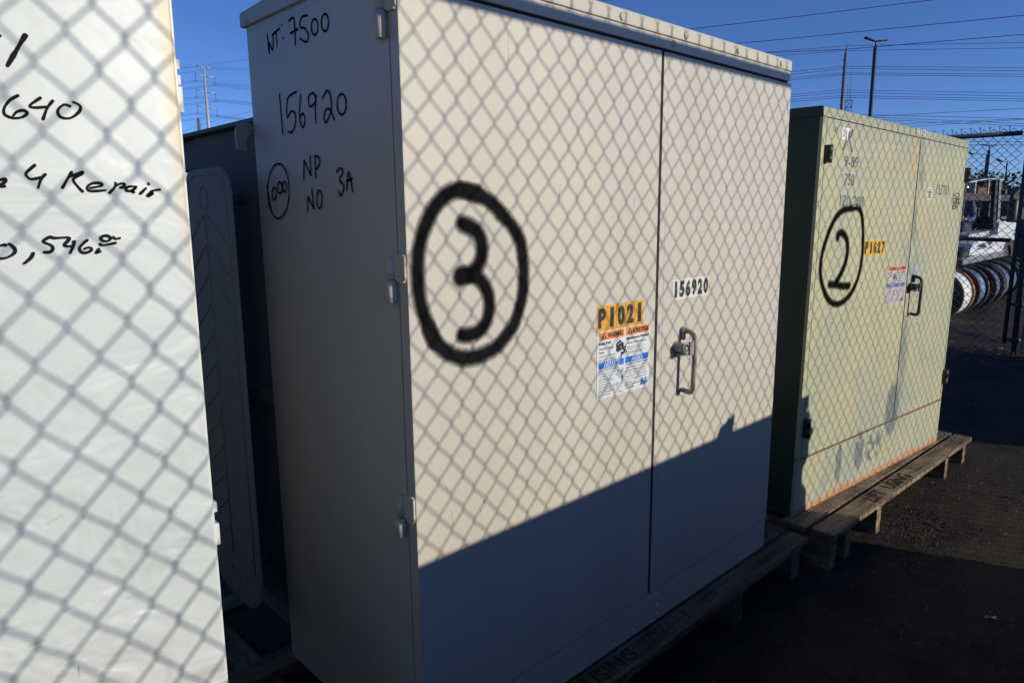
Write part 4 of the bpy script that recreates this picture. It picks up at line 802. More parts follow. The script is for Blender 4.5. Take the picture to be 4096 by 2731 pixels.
for q in range(k0_, len(mb.f)):
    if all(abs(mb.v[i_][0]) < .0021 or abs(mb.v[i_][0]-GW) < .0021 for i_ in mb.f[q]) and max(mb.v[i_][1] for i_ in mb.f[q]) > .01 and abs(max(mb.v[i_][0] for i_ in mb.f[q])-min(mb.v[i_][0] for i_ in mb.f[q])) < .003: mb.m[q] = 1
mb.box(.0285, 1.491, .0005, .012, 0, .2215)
mb.build('cabinet_body', [GREEN, mat('shaded_green_side', (.055,.075,.055), .6, spec=.25, var=.12, scale=5)], green)  # lid ends take the same darkened green, standing in for shade
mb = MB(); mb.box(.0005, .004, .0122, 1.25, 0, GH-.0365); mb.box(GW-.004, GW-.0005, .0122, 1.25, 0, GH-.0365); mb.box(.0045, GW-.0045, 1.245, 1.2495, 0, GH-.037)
mb.build('side_panel', GSHADED, green)
mb = MB(); mb.box(.0288, 1.4905, .0125, .0135, .222, GH-.0365); mb.box(.8897, .8982, .0012, .0124, .228, 1.473); mb.box(.031, 1.489, .003, .0124, 1.4737, 1.4757); mb.build('door_gap', GAP, green)
mb = MB(); mb.box(.0325, .8895, .0, .012, .2265, 1.4735, bev=.0015); gdl = mb.build('door', GREEN, green); gdl['label'] = 'wide left door with circled 2'
mb = MB(); mb.box(.8985, 1.4875, .0, .012, .2265, 1.4735, bev=.0015); gdr = mb.build('door', GREEN, green); gdr['label'] = 'narrow right door with handle'
for hx, zz in ((.040, (1.3203, 1.3808)), (1.498, (1.318, 1.3825)), (.040, (.3099, .383)), (1.497, (.3067, .3819))):
    mb = MB(); zm = (zz[0]+zz[1])/2
    mb.tube([(hx, -.010, zz[0]), (hx, -.010, zm-.0006)], .0125, 14); mb.tube([(hx, -.010, zm+.0006), (hx, -.010, zz[1])], .0125, 14)
    mb.box(hx-.0125, hx+.012, -.009, -.0002, zz[0]+.002, zz[1]-.002, bev=.001)
    mb.build('hinge', GBLK, green)
handle(gdr, None, .925, .835, 0, GBLK, GBLK)
SP2 = DATA['spray2']
mb = MB(); ribbon(mb, SP2[0][:-1], .038, PG, .0006, sub=8, closed=True, vary=.05, relax=10); ribbon(mb, SP2[0][:-1], .085, PG, .0004, closed=True, mi=1); mb.build('sprayed_ring', [SPRAY, OVER], gdl)
mb = MB(); ribbon(mb, SP2[1], .044, PG, .00072, sub=8, relax=6); ribbon(mb, SP2[2], .044, PG, .00084); ribbon(mb, SP2[1], .085, PG, .00045, mi=1)
o = mb.build('sprayed_number', [SPRAY, OVER], gdl); o['label'] = 'black sprayed digit 2'
SGREY = ink('stencil_grey', (.20,.205,.21), edge=.5, grain=170, gstr=1.5, dry=.9)
SWHITE = ink('stencil_white', (.85,.85,.82), edge=.4, grain=300, gstr=.3, dry=-.4)
def stext(name, s, bx, material, parent, bold=.012, gap=True):
    mb = MB(); xs = [p[0] for p in bx]; zs = [p[1] for p in bx]
    text(mb, s, min(xs), max(xs), min(zs), max(zs), PG, .0007, 0, bold=bold, uv=True)
    o = mb.build(name, material, parent); o['label'] = 'stencilled '+s; return o
stext('stencil_text', 'BT', DATA['b_BT'], SWHITE, gdl, .03)
stext('stencil_text', '9-89', DATA['b_989'], SGREY, gdl); stext('stencil_text', '750', DATA['b_750'], SGREY, gdl)
stext('stencil_text', '120-208', DATA['b_120'], SGREY, gdl); stext('stencil_text', 'SU', DATA['b_SU'], SGREY, gdl, .0)
stext('stencil_text', '123701', DATA['b_123'], SGREY, gdr, .0)
SMEAR = ink('grey_smear', (.15,.155,.17), edge=.5, grain=60, gstr=.8, dry=.2)
mb = MB()
for k, s_ in enumerate(DATA['smear']): ribbon(mb, s_, .016, PG, .0003+k*.00005)
mb.build('paint_smear', SMEAR, gdl)
mb = MB()
for k, s_ in enumerate(DATA['scribble']): ribbon(mb, s_, .0045, PG, .0006+k*.00005)
mb.build('handwriting', MARK, gdr)
WMARK = ink('white_marker', (.72,.72,.68), edge=.4, grain=500, gstr=.5, dry=-.1)
mb = MB()
for k, s_ in enumerate(DATA['frazz']): ribbon(mb, s_, .0050, PG, .0022+k*.00005)
o = mb.build('handwriting', WMARK, green); o['label'] = 'white handwriting on the top edge'
number_sticker(PG, .4235, .6200, .985, 1.0445, 'P1627', gdl, None, base=mat('sticker_yellow_worn', (.78,.43,.02), .5, var=.08, scale=25), ink_=mat('brown_print', (.05,.035,.02), .5, var=.2, scale=60), label='worn yellow sticker reading P1627', curl=True)
warning_sticker(PG, .6655, .8745, .767, .933, gdl, None, faded=True, label='faded WARNING and NOTICE safety sticker')
mb = MB(); quad(mb, .914, .9885, .885, .928, PG, .0008, 0)
for k in range(4): text(mb, ('NOTICE', 'electrical', 'equipment', 'keep out')[k], .92, .92+(.045, .058, .05, .06)[k], .918-k*.0095-.006, .918-k*.0095, PG, .0012, 1)
o = mb.build('notice_sticker', [mat('sticker_bluegrey', (.36,.42,.47), .5, var=.25, scale=60), mat('blue_grey_print', (.09,.13,.2), .5, var=.3, scale=60)], gdr)
mb = MB(); quad(mb, 1.0185, 1.085, 1.2178, 1.2745, PG, .0008, 0)
for k, s_ in enumerate(('TO', 'TRANSFORMER', 'USED', 'STOCK')): 
    wv = (.018, .056, .026, .036)[k]; zc = 1.262-k*.0105
    text(mb, s_, 1.0515-wv/2, 1.0515+wv/2, zc-.0038, zc+.0038, PG, .0012, 1, bold=.03)
mb.build('paper_tag', [mat('tag_paper', (.60,.56,.48), .6, var=.1, scale=50, dirt=((.55,.38,.16), 40, .6, (1,1,1))), mat('tag_print', (.12,.08,.06), .6)], gdr)

PM = GM @ Matrix.Rotation(math.radians(2.54), 4, 'Z') @ Matrix.Translation((0, 0, -.0004))
pallet('wooden_pallet', 'sunlit wooden pallet under the faded green transformer', PM, -.042, 1.722,
       [(-.1735,-.0905),(-.074,.022),(.30,.39),(.62,.71),(.98,1.07),(1.2,1.29)], [(.0,.055),(.142,.190),(.457,.505),(1.372,1.415),(1.675,1.72)], -.1500, .021, .152, WD, 'pallets under the transformers',
       [('LIFT', .40, .54), ('USING', .60, .84), (None, .93, 1.10), (None, 1.14, 1.36)], (.0, .165, .48, 1.39, 1.69))

# ------------------------------------------------------------------ white cabinet at the left
WHITE = mat('white_paint', (.565,.585,.56), .40, spec=.4, var=.03, scale=2.2, dirt=((.50,.48,.43), 22, .70, (1,1,.25)))
def dented(base):
    m = base; N = m.node_tree.nodes; L = m.node_tree.links; b = N['Principled BSDF']
    tc = N.new('ShaderNodeTexCoord'); mp = N.new('ShaderNodeMapping'); mp.inputs['Scale'].default_value = (2.2, 1, 3.4); mp.inputs['Rotation'].default_value = (0, .5, 0); L.new(tc.outputs['Object'], mp.inputs[0])
    n = N.new('ShaderNodeTexNoise'); n.inputs['Scale'].default_value = 2.4; n.inputs['Detail'].default_value = 3; n.inputs['Distortion'].default_value = 1.2; L.new(mp.outputs[0], n.inputs['Vector'])
    sx = N.new('ShaderNodeSeparateXYZ'); L.new(tc.outputs['Object'], sx.inputs[0])
    mr = N.new('ShaderNodeMapRange'); mr.inputs[1].default_value = .25; mr.inputs[2].default_value = -.2; L.new(sx.outputs[2], mr.inputs[0])
    ml = N.new('ShaderNodeMath'); ml.operation = 'MULTIPLY_ADD'; L.new(mr.outputs[0], ml.inputs[0]); ml.inputs[1].default_value = .85; ml.inputs[2].default_value = .15
    bp = N.new('ShaderNodeBump'); bp.inputs['Distance'].default_value = .02; L.new(ml.outputs[0], bp.inputs['Strength'])
    L.new(n.outputs[0], bp.inputs['Height']); L.new(bp.outputs[0], b.inputs['Normal'])
    # tan stain down the upper right edge
    src = b.inputs['Base Color'].links[0].from_socket
    def mrn(v, a, c):
        r = N.new('ShaderNodeMapRange'); r.inputs[1].default_value = a; r.inputs[2].default_value = c; L.new(v, r.inputs[0]); return r.outputs[0]
    nn = N.new('ShaderNodeTexNoise'); nn.inputs['Scale'].default_value = 9; nn.inputs['Detail'].default_value = 5
    mp2 = N.new('ShaderNodeMapping'); mp2.inputs['Scale'].default_value = (1, 1, .35); L.new(tc.outputs['Object'], mp2.inputs[0]); L.new(mp2.outputs[0], nn.inputs['Vector'])
    a = N.new('ShaderNodeMath'); a.operation = 'MULTIPLY_ADD'; L.new(nn.outputs[0], a.inputs[0]); a.inputs[1].default_value = .035; L.new(sx.outputs[0], a.inputs[2])
    e = N.new('ShaderNodeMath'); e.operation = 'MULTIPLY_ADD'; L.new(sx.outputs[2], e.inputs[0]); e.inputs[1].default_value = .022; L.new(a.outputs[0], e.inputs[2])
    f = mrn(e.outputs[0], .829, .843)
    g = mrn(sx.outputs[2], .02, .46)
    fg = N.new('ShaderNodeMath'); fg.operation = 'MULTIPLY'; L.new(f, fg.inputs[0]); L.new(g, fg.inputs[1])
    mx = N.new('ShaderNodeMix'); mx.data_type = 'RGBA'; L.new(fg.outputs[0], mx.inputs[0]); L.new(src, mx.inputs[6]); mx.inputs[7].default_value = (.62,.50,.32,1); L.new(mx.outputs[2], b.inputs['Base Color'])
dented(WHITE)
wroll = math.radians(.45)
WMt = Matrix.Translation((-.5, .926, 1.0)) @ Matrix.Rotation(wroll, 4, 'Y')
WI = WMt.inverted()
white = thing('metal_cabinet', 'white metal cabinet with black handwritten figures and a tan stain down its edge', 'cabinet', M=WMt)
def PWt(u, v, off):
    p = WI @ Vector((u, .926, v)); return (p.x, -off, p.z)
mb = MB(); mb.box(-.75, .8225, 0, .30, -.84, .76, bev=.003); rng = random.Random(21)
for _ in range(5):
    a = rng.uniform(.10, .30); b = rng.uniform(.66, 1.1); ribbon(mb, [(a, b), (a+rng.uniform(.0, .03), b+rng.uniform(.0, .014))], rng.uniform(.0005, .0011), PWt, .0004, mi=1)
wb = mb.build('cabinet_body', [WHITE, SCR], white)
mb = MB(); mb.box(.8195, .8255, .004, .03, -.84, .7595, bev=.001); mb.build('edge_flange', mat('white_paint_edge', (.62,.62,.60), .45, var=.03), white)
def PWt(u, v, off):
    p = WI @ Vector((u, .926, v)); return (p.x, -off, p.z)
WMARK2 = ink('thick_black_marker', (.016,.015,.016), edge=.4, grain=620, gstr=.55, dry=-.15)
for lab, ks in (('1', (0, 5)), ('640', (1, 2, 3, 4)), ('e 4', (17, 18, 6, 7)), ('Repair', range(8, 17)), ('0,546.00', range(19, 31))):
    mb = MB()
    for k in ks:
        if k < len(DATA['marker_white']): ribbon(mb, DATA['marker_white'][k], .0035 if k not in (0,) else .0052, PWt, .0006+k*.00006, vary=.18)
    part_o = mb.build('handwriting', WMARK2, white); part_o['label'] = 'handwritten '+lab
def wl(x, z): p = WI @ Vector((x, .95, z)); return p.x, p.z
for zz in ((1.4899, 1.5027, .334), (1.4716, 1.4842, .3338), (1.439, 1.4708, .3345), (.9129, .9279, .3305), (.865, .8964, .331)):
    x1_, z0_ = wl(zz[2], zz[0]); _, z1_ = wl(zz[2], zz[1])
    mb = MB(); mb.box(.823, x1_+.002, .012, .040, z0_, z1_, bev=.002); mb.build('hinge', mat('white_hinge_paint', (.60,.60,.57), .5, var=.05), white)
mb = MB(); mb.box(-.78, .72, .3003, 1.60, -.80, .58, bev=.01); mb.build('tank', TANK, white)  # unseen tank added to block low sky and darken the beige side
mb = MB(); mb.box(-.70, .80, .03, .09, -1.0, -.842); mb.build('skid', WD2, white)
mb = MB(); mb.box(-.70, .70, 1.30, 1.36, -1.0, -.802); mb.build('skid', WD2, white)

# ------------------------------------------------------------------ chain link fences
GALV = mat('galvanised_steel', (.23,.235,.24), .5, metal=.6, var=.15, scale=60)
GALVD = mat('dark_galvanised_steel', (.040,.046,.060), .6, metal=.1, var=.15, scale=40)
def mesh_fabric(P, u0, u1, z0, z1, pw, ph, uo, zo, r, barbs=True, shear=0., nseg=5):
    """woven wire: each picket zigzags and hooks its neighbours; P(u, z, off) -> point. uo, zo: one knot of the lattice"""
    mb = MB(); hp = pw/2; n0 = int(math.floor((u0-uo)/hp)); n1 = int(math.ceil((u1-uo)/hp))
    hk = ph*.035
    j0 = int(math.floor((z0-zo)/(ph/2)))-1; j1 = int(math.ceil((z1-zo)/(ph/2)))+1
    for i in range(n0, n1):
        wob = .0016*math.sin(i*5.1); pts = []
        for j in range(j0, j1+1):
            z = zo+j*ph/2
            if z < z0-ph*.3 or z > z1+ph*.3: continue
            rgt = (i+1+j) % 2 == 0
            u = uo+(i+(1 if rgt else 0))*hp; s = 1 if rgt else -1
            jit = .0009*math.sin(i*12.9+j*78.2)+.0016*math.sin(i*.37+j*.21)+.0012*math.sin(j*.53-i*.11)
            for dz, off in ((-hk, -s*r*.9), (hk, s*r*.9)):
                zz = z+dz+jit
                if z0-.004 <= zz <= z1+.02: pts.append((u+s*r*.35+jit+wob+shear*(zz-zo), zz, off))
        if len(pts) > 3: mb.tube([P(*q) for q in pts], r, nseg, cap=False)
    return mb
def knots_ok(): pass
FY = -.09; FD = 1.05-FY; FXo = 1.0203+.434*FD; FZo = 1.3385+.24*FD; FR = 1.705+.24*FD   # where its knots and rail must stand for the shadow
def PFence(u, z, off): return (u, FY+off, z)
fence = wthing('chain_link_fence', 'chain link fence behind the camera whose diamond shadow falls on the cabinets', 'fence', (2.0, FY, 0))
# picket centres sit half a pitch from the knots: knot columns every half pitch, alternating rows
mb = mesh_fabric(PFence, -.9, 8.4, .06, FR+.0435, .0617, .0729, FXo, FZo, .0017, shear=.012)
rng = random.Random(2)
k0 = int((-.9-FXo)/.0617)
for k in range(k0, int((8.4-FXo)/.0617)):
    x = 0.
    x = FXo+k*.0617+.03085+.0048; z = FZo+.401
    mb.tube([(x-.0015, FY-.001, z-.004), (x+.001, FY+.001, z+.004), (x-.001, FY, z+.010), (x-.0085, FY+.002, z+.020)], .0016, 5); mb.tube([(x+.0015, FY+.001, z-.004), (x-.001, FY-.001, z+.004), (x+.001, FY, z+.010), (x+.0085, FY-.002, z+.020)], .0016, 5)
part(mb, 'wire_mesh', GALV, fence, fence)
mb = MB(); mb.tube([(-1.0, FY-.024, FR+.0055), (8.5, FY-.024, FR+.0075)], .0205, 16); part(mb, 'top_rail', GALV, fence, fence)
for px in (-.6, 5.49, 8.45):
    mb = MB(); mb.tube([(px, FY-.05, -.05), (px, FY-.05, FR)], .03, 16); mb.lathe([(.033, 0), (.033, .03), (.02, .05), (.0001, .055)], (px, FY-.05, FR-.02), (0,0,1), 14); part(mb, 'post', GALV, fence, fence)

# low switchgear boxes behind the camera: unseen, added to cast the shade over the foot of the scene
BOX = mat('grey_green_enclosure', (.16,.18,.15), .6, var=.1, scale=4)
def low_box(x0, x1, y1, h, label, knobs=True):
    o = wthing('occluder_box', label, 'occluder', ((x0+x1)/2, y1-.4, 0), 'switchgear boxes behind the fence')
    mb = MB(); mb.box(x0, x1-.01, y1-.85, y1-.006, .0, h-.05, bev=.004); part(mb, 'box_body', BOX, o, o)
    mb = MB(); mb.box(x0-.01, x1, y1-.87, y1, h-.0495, h, bev=.004); part(mb, 'lid', BOX, o, o)
    if knobs:
        mb = MB(); mb.prism([(2.475, h-.001), (2.50, h+.035), (2.535, h+.042), (2.54, h+.053), (2.552, h+.056), (2.556, h+.045), (2.575, h+.060), (2.582, h+.055), (2.578, h+.03), (2.574, h-.001)], y1-.03, y1-.018, axis='y'); part(mb, 'shadow_bump_plate', BOX, o, o)  # outline shaped to cast the bump in the shadow's top edge
    return o
BY = -.36
bx = low_box(-1.3, 3.205, BY, .9745, 'unseen long low box added behind the fence to cast the shade on the cabinet foot')
mb = MB()
kp = [(3.19,.90),(3.209,.84),(3.237,.812),(3.219,.79),(3.205,.77),(3.205,.72),(3.191,.69),(3.137,.67),(3.137,.62),(3.17,.62),(3.209,.58),(3.212,.52),(3.25,.40),(3.38,.39),(3.39,.0),(3.0,.0),(3.0,.90)]
kp = [(a+.026, b+.014) for a, b in kp]
mb.prism(kp, BY-.03, BY-.012, axis='y'); part(mb, 'shadow_edge_plate', BOX, bx, bx)  # plate outlined to cast the ragged right end of the shadow
bx2 = low_box(5.62, 8.36, BY-.1, 1.25, 'unseen tall box added behind the fence to shade the far ground', False)
# ------------------------------------------------------------------ yard gate and fence at the far end
GX = 7.66
def PGt(u, z, off): return (GX+off, u, z)
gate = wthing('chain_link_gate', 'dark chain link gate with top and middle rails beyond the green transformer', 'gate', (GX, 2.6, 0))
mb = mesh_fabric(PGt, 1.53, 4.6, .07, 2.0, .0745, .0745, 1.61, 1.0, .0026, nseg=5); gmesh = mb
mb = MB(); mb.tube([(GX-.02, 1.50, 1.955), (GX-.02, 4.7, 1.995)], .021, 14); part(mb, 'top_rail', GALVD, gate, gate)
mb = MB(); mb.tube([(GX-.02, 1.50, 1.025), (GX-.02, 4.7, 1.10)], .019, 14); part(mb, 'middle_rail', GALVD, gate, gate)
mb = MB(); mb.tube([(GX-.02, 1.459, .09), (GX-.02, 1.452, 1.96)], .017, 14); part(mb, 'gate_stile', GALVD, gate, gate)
mb = gmesh
for k in range(44):
    y = 1.60+k*.0745; z = 1.984+(y-1.5)*.0125
    mb.tube([(GX-.02, y, z-.02), (GX-.02, y, z+.030), (GX-.02, y-.012, z+.042)], .0028, 5); mb.tube([(GX-.02, y, z+.029), (GX-.02, y+.012, z+.042)], .0028, 5)
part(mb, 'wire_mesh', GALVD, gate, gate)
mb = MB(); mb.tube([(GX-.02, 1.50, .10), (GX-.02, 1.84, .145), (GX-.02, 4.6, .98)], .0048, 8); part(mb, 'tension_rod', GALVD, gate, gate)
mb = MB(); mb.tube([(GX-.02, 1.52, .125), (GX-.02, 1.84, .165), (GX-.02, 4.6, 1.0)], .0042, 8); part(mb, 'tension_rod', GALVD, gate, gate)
gp = wthing('fence_post', 'thick dark blue grey post that the far gate hangs from', 'fence post', (GX, 1.395, 0))
mb = MB(); mb.tube([(GX, 1.375, -.05), (GX, 1.39, 1.0), (GX, 1.405, 2.05)], .028, 18); part(mb, 'post', GALVD, gp, gp)
for z in (1.86, 1.07, .45, .125):
    mb = MB(); mb.tube([(GX, 1.377+.013*z, z-.02), (GX, 1.377+.013*z, z+.02)], .040, 16); mb.tube([(GX, 1.33, z), (GX, 1.475, z)], .012, 8); part(mb, 'hinge_clamp', GALVD, gp, gp)
f2 = wthing('chain_link_fence', 'short run of dark chain link fence right of the far gate post', 'fence', (GX, .6, 0))
mb = mesh_fabric(PGt, -.1, 1.36, .05, 1.98, .0745, .0745, 1.61, 1.0, .0026); part(mb, 'wire_mesh', GALVD, f2, f2)
mb = MB(); mb.tube([(GX-.02, -.2, 1.955), (GX-.02, 1.37, 1.965)], .021, 14); part(mb, 'top_rail', GALVD, f2, f2)
mb = MB(); mb.tube([(GX-.02, 1.32, .05), (GX-.02, 1.325, 1.96)], .006, 8); part(mb, 'tension_bar', GALVD, f2, f2)
# ------------------------------------------------------------------ cable reels behind the gate
WREEL = wood('reel_wood', (.17,.125,.08), (.05,.036,.025)); WREEL2 = wood('reel_wood_orange', (.42,.24,.09), (.20,.10,.035))
WRAPW = mat('white_wrap', (.74,.74,.75), .45, var=.06, scale=6, bump=.5, bscale=9)
WRAPB = mat('blue_wrap', (.07,.12,.27), .45, spec=.4, var=.25, scale=5, bump=.5, bscale=10)
CABLE = mat('black_cable', (.02,.02,.022), .5)
reels = [(9.33, 9.83, WRAPW, '', 'cable reel with white wrap, nearest the gate'), (10.0, 10.45, WRAPB, '', 'cable reel with torn blue wrap, second from the gate'), (10.62, 11.07, WRAPB, '', 'cable reel with blue wrap, third from the gate'),
         (11.22, 11.67, WRAPB, '', 'cable reel with blue wrap, fourth from the gate'), (11.82, 12.27, WRAPB, '', 'cable reel, fifth from the gate'), (12.4, 12.85, WRAPB, '', 'last cable reel of the row, farthest from the gate')]
for k, (x0, x1, wr, _, lab) in enumerate(reels):
    r = .297; yc = 2.515+(.0, -.01, -.05, -.03, .0, .0, .01)[k]
    o = wthing('cable_reel', lab, 'cable reel', ((x0+x1)/2, yc, 0), 'cable reels in a row behind the gate')
    for q, xx in enumerate((x0, x1-.045)):   # two plank flanges
        mb = MB()
        mb.lathe([(.04, 0), (r-.004, 0), (r, .005), (r, .040), (r-.004, .045), (.04, .045), (.04, 0)], (xx, yc, r), (1,0,0), 56, smooth=False)
        for f_i in range(len(mb.uv)):
            mb.uv[f_i] = [(mb.v[i][1], mb.v[i][2]) for i in mb.f[f_i]]
        if q == 0:
            for a in range(0, 360, 12):
                a_ = math.radians(a); mb.lathe([(.009, 0), (.009, .003), (.0001, .004)], (x0-.001, yc+math.cos(a_)*r*.72, r+math.sin(a_)*r*.72), (-1,0,0), 6, mi=1)
        part(mb, 'flange', [WREEL2 if (k == 0 and q == 1) else WREEL, NAIL], o, o)
    mb = MB(); rw = r-(.022, .03, .045, .04, .05, .05)[k]
    prof = [(rw-.01, x0+.046), (rw, x0+.07), (rw+.003, (x0+x1)/2), (rw, x1-.07), (rw-.01, x1-.046)]
    mb.lathe([(a, b-x0) for a, b in prof], (x0, yc, r), (1,0,0), 48, smooth=(k == 0))
    part(mb, 'wrap', wr if k < 6 else CABLE, o, o)
mb = MB()   # torn paper label on the blue wrap
a0, a1 = math.radians(182), math.radians(140)
vs = []
for i in range(7):
    a = a0+(a1-a0)*i/6
    for xx in (10.12, 10.28): vs.append((xx+.01*math.sin(i*2), 2.505+math.cos(a)*.283, .297+math.sin(a)*.283))
mb.add(vs, [(2*i, 2*i+1, 2*i+3, 2*i+2) for i in range(6)])
tag(mb.build('packing_slip', mat('blue_paper', (.17,.25,.46), .5, var=.3, scale=30)), 'torn blue packing slip stuck on the second reel from the gate', 'paper slip')

# ------------------------------------------------------------------ white yard machine with its driver
YM = 3.2
MW = mat('white_machine_paint', (.74,.75,.77), .25, spec=.6, var=.02, scale=2); MG = mat('grey_machine_paint', (.20,.20,.20), .45, var=.05, scale=4); MGL = mat('light_grey_machine', (.50,.50,.50), .4, var=.04, scale=4)
MBK = mat('black_machine_part', (.014,.014,.016), .5, var=.1, scale=8); TYRE = mat('tyre_rubber', (.02,.02,.021), .8, var=.2, scale=20); REDRIM = mat('red_rim', (.05,.008,.006), .5)
MGLASS = bpy.data.materials.new('cab_glass'); MGLASS.use_nodes = True
b_ = MGLASS.node_tree.nodes['Principled BSDF']; b_.inputs['Base Color'].default_value = (.55,.6,.6,1); b_.inputs['Roughness'].default_value = .03; b_.inputs['Alpha'].default_value = .12
veh = wthing('yard_tractor', 'white yard tractor with a canopy and upright exhaust, seen through the gate', 'tractor', (14.6, 3.9, 0))
def mprism(name, pts, d0, d1, m, parent=None, bev=.012, label=None):
    mb = MB(); mb.prism(pts, YM+d0, YM+d1, axis='y', bev=bev); return part(mb, name, m, parent or veh, veh, label)
body = mprism('body', [(13.537,.533),(13.556,.606),(13.594,.657),(13.70,.726),(13.90,.758),(14.417,.792),(15.295,.845),(15.273,.92),(15.29,1.02),(15.33,1.065),(15.75,1.075),(15.86,1.05),(16.6,1.03),(16.9,.98),(16.95,.80),(16.9,.55),(16.72,.66),(16.45,.712),(16.1,.70),(15.86,.60),(15.77,.535),(14.6,.525)], 0, 1.35, MW)
mprism('side_step', [(12.99,.505),(15.74,.541),(15.795,.529),(15.62,.414),(13.0,.42)], -.05, .10, MG)
mprism('side_step_edge', [(12.99,.512),(15.74,.548),(15.74,.5425),(12.99,.5065)], -.055, -.01, MW)
mprism('front_fender', [(13.43,.834),(13.52,.886),(14.75,.915),(14.777,.851),(14.14,.809)], .02, .35, MGL)
mprism('engine_cover', [(15.30,1.066),(15.33,1.10),(15.8,1.105),(15.86,1.076)], .1, 1.2, MGL)
roof = mprism('canopy_roof', [(12.98,1.734),(13.365,1.773),(14.03,1.81),(14.65,1.829),(15.205,1.84),(15.204,1.818),(14.637,1.811),(14.04,1.787),(13.466,1.742),(13.0,1.71)], 0, 1.3, MBK, bev=.004)
mprism('roof_trim', [(13.03,1.716),(13.47,1.752),(14.04,1.790),(14.64,1.811),(15.20,1.817),(15.20,1.806),(14.64,1.799),(14.04,1.777),(13.47,1.739),(13.04,1.704)], -.012, .03, MW, roof, bev=.002)
mprism('rear_post', [(14.98,1.80),(15.15,1.807),(15.31,1.10),(15.14,1.10)], 0, .10, MG, bev=.006)
mprism('rear_post', [(14.98,1.80),(15.15,1.807),(15.31,1.10),(15.14,1.10)], 1.2, 1.3, MG, bev=.006)
mprism('door_frame', [(14.82,1.80),(14.975,1.80),(15.12,1.02),(14.95,1.02)], .02, .08, MBK, bev=.004)
mprism('front_post', [(12.93,1.71),(13.02,1.716),(12.93,1.10),(12.86,1.10)], 0, .07, MBK, bev=.004)
mprism('front_post', [(12.93,1.71),(13.02,1.716),(12.93,1.10),(12.86,1.10)], 1.22, 1.3, MBK, bev=.004)
mprism('mid_post', [(13.98,1.78),(14.07,1.78),(14.03,1.40),(13.95,1.40)], 1.22, 1.3, MBK, bev=.004)
mprism('cab_window', [(14.07,1.725),(14.81,1.743),(14.91,1.485),(14.04,1.479)], 1.24, 1.25, MGLASS, bev=0)
mprism('console', [(15.25,1.32),(16.3,1.32),(16.3,.93),(15.25,.93)], .55, 1.2, MBK)  # dark box added to stand in for the shaded background behind the driver
mprism('console', [(15.12,1.16),(15.32,1.14),(15.32,.93),(15.12,.93)], .04, .5, MBK)
mprism('seat', [(14.58,.92),(14.94,.92),(14.98,1.30),(15.06,1.30),(15.07,.86),(14.58,.86)], .28, .72, MBK)
mprism('chassis', [(12.95,.42),(15.6,.42),(16.9,.56),(16.9,.30),(13.0,.30)], .2, 1.2, MBK)
for pts in ([(13.876,.677),(14.363,.723),(14.61,.631),(14.487,.628)], [(13.927,.648),(14.446,.624),(14.038,.619)], [(14.50,.765),(14.98,.785),(14.93,.69),(14.75,.668)]):
    mprism('vent_panel', pts, -.006, .01, MBK, body, bev=0)
mb = MB(); PV = lambda u, v, off: (u, YM-off, v)
quad(mb, 14.66, 14.88, .60, .648, PV, .004, 0); text(mb, '7789', 16.42, 16.75, .77, .835, PV, .004, 1, bold=.03); text(mb, 'SRP', 16.44, 16.78, .86, .90, PV, .004, 2, bold=.1, shear=.3); quad(mb, 16.46, 16.74, .915, .925, PV, .004, 2)
part(mb, 'decal', [mat('green_grey_sticker', (.28,.33,.26), .5, var=.2, scale=30), BLACKMAT, STB], body, veh)
for wx, wr, dy in ((16.35, .40, .0), (16.35, .40, 1.05), (13.5, .34, .0), (13.5, .34, 1.05)):
    mb = MB(); y = YM+dy+.02
    mb.lathe([(wr*.55, 0), (wr*.85, -.01), (wr*.97, .02), (wr, .06), (wr, .20), (wr*.97, .24), (wr*.6, .26)], (wx, y, wr), (0,1,0), 30)
    wh = part(mb, 'wheel', TYRE, veh, veh)
    mb = MB(); mb.lathe([(.0001, .03), (wr*.3, .02), (wr*.35, .05), (wr*.52, .04), (wr*.57, .0)], (wx, y, wr), (0,1,0), 24); part(mb, 'rim', REDRIM, wh, veh)
ex = None
mb = MB(); mb.lathe([(.0001, 0), (.085, 0), (.09, .02), (.09, .38), (.07, .41), (.0001, .42)], (16.72, YM+.10, 1.06), (0,0,1), 18)
ex = part(mb, 'exhaust_muffler', MBK, veh, veh)
mb = MB(); mb.tube([(16.55, YM+.10, 1.46), (16.57, YM+.10, 1.52), (16.7, YM+.10, 1.57), (17.25, YM+.10, 1.70)], [.045, .045, .04, .033], 10); part(mb, 'exhaust_pipe', MBK, ex, veh)
mb = MB(); mb.box(15.16, 15.30, YM-.02, YM+.04, 1.61, 1.64); mb.box(15.20, 15.36, YM-.06, YM+.02, 1.54, 1.63, bev=.02); part(mb, 'work_light', MBK, veh, veh)
mb = MB(); mb.tube([(14.40+.10*math.cos(a*PI/8), YM+.50+.17*math.sin(a*PI/8), 1.13+.07*math.cos(a*PI/8)) for a in range(16)], .012, 6, closed=True); mb.tube([(14.40, YM+.50, 1.13), (14.2, YM+.50, .85)], .02, 8); part(mb, 'steering_wheel', MBK, veh, veh)

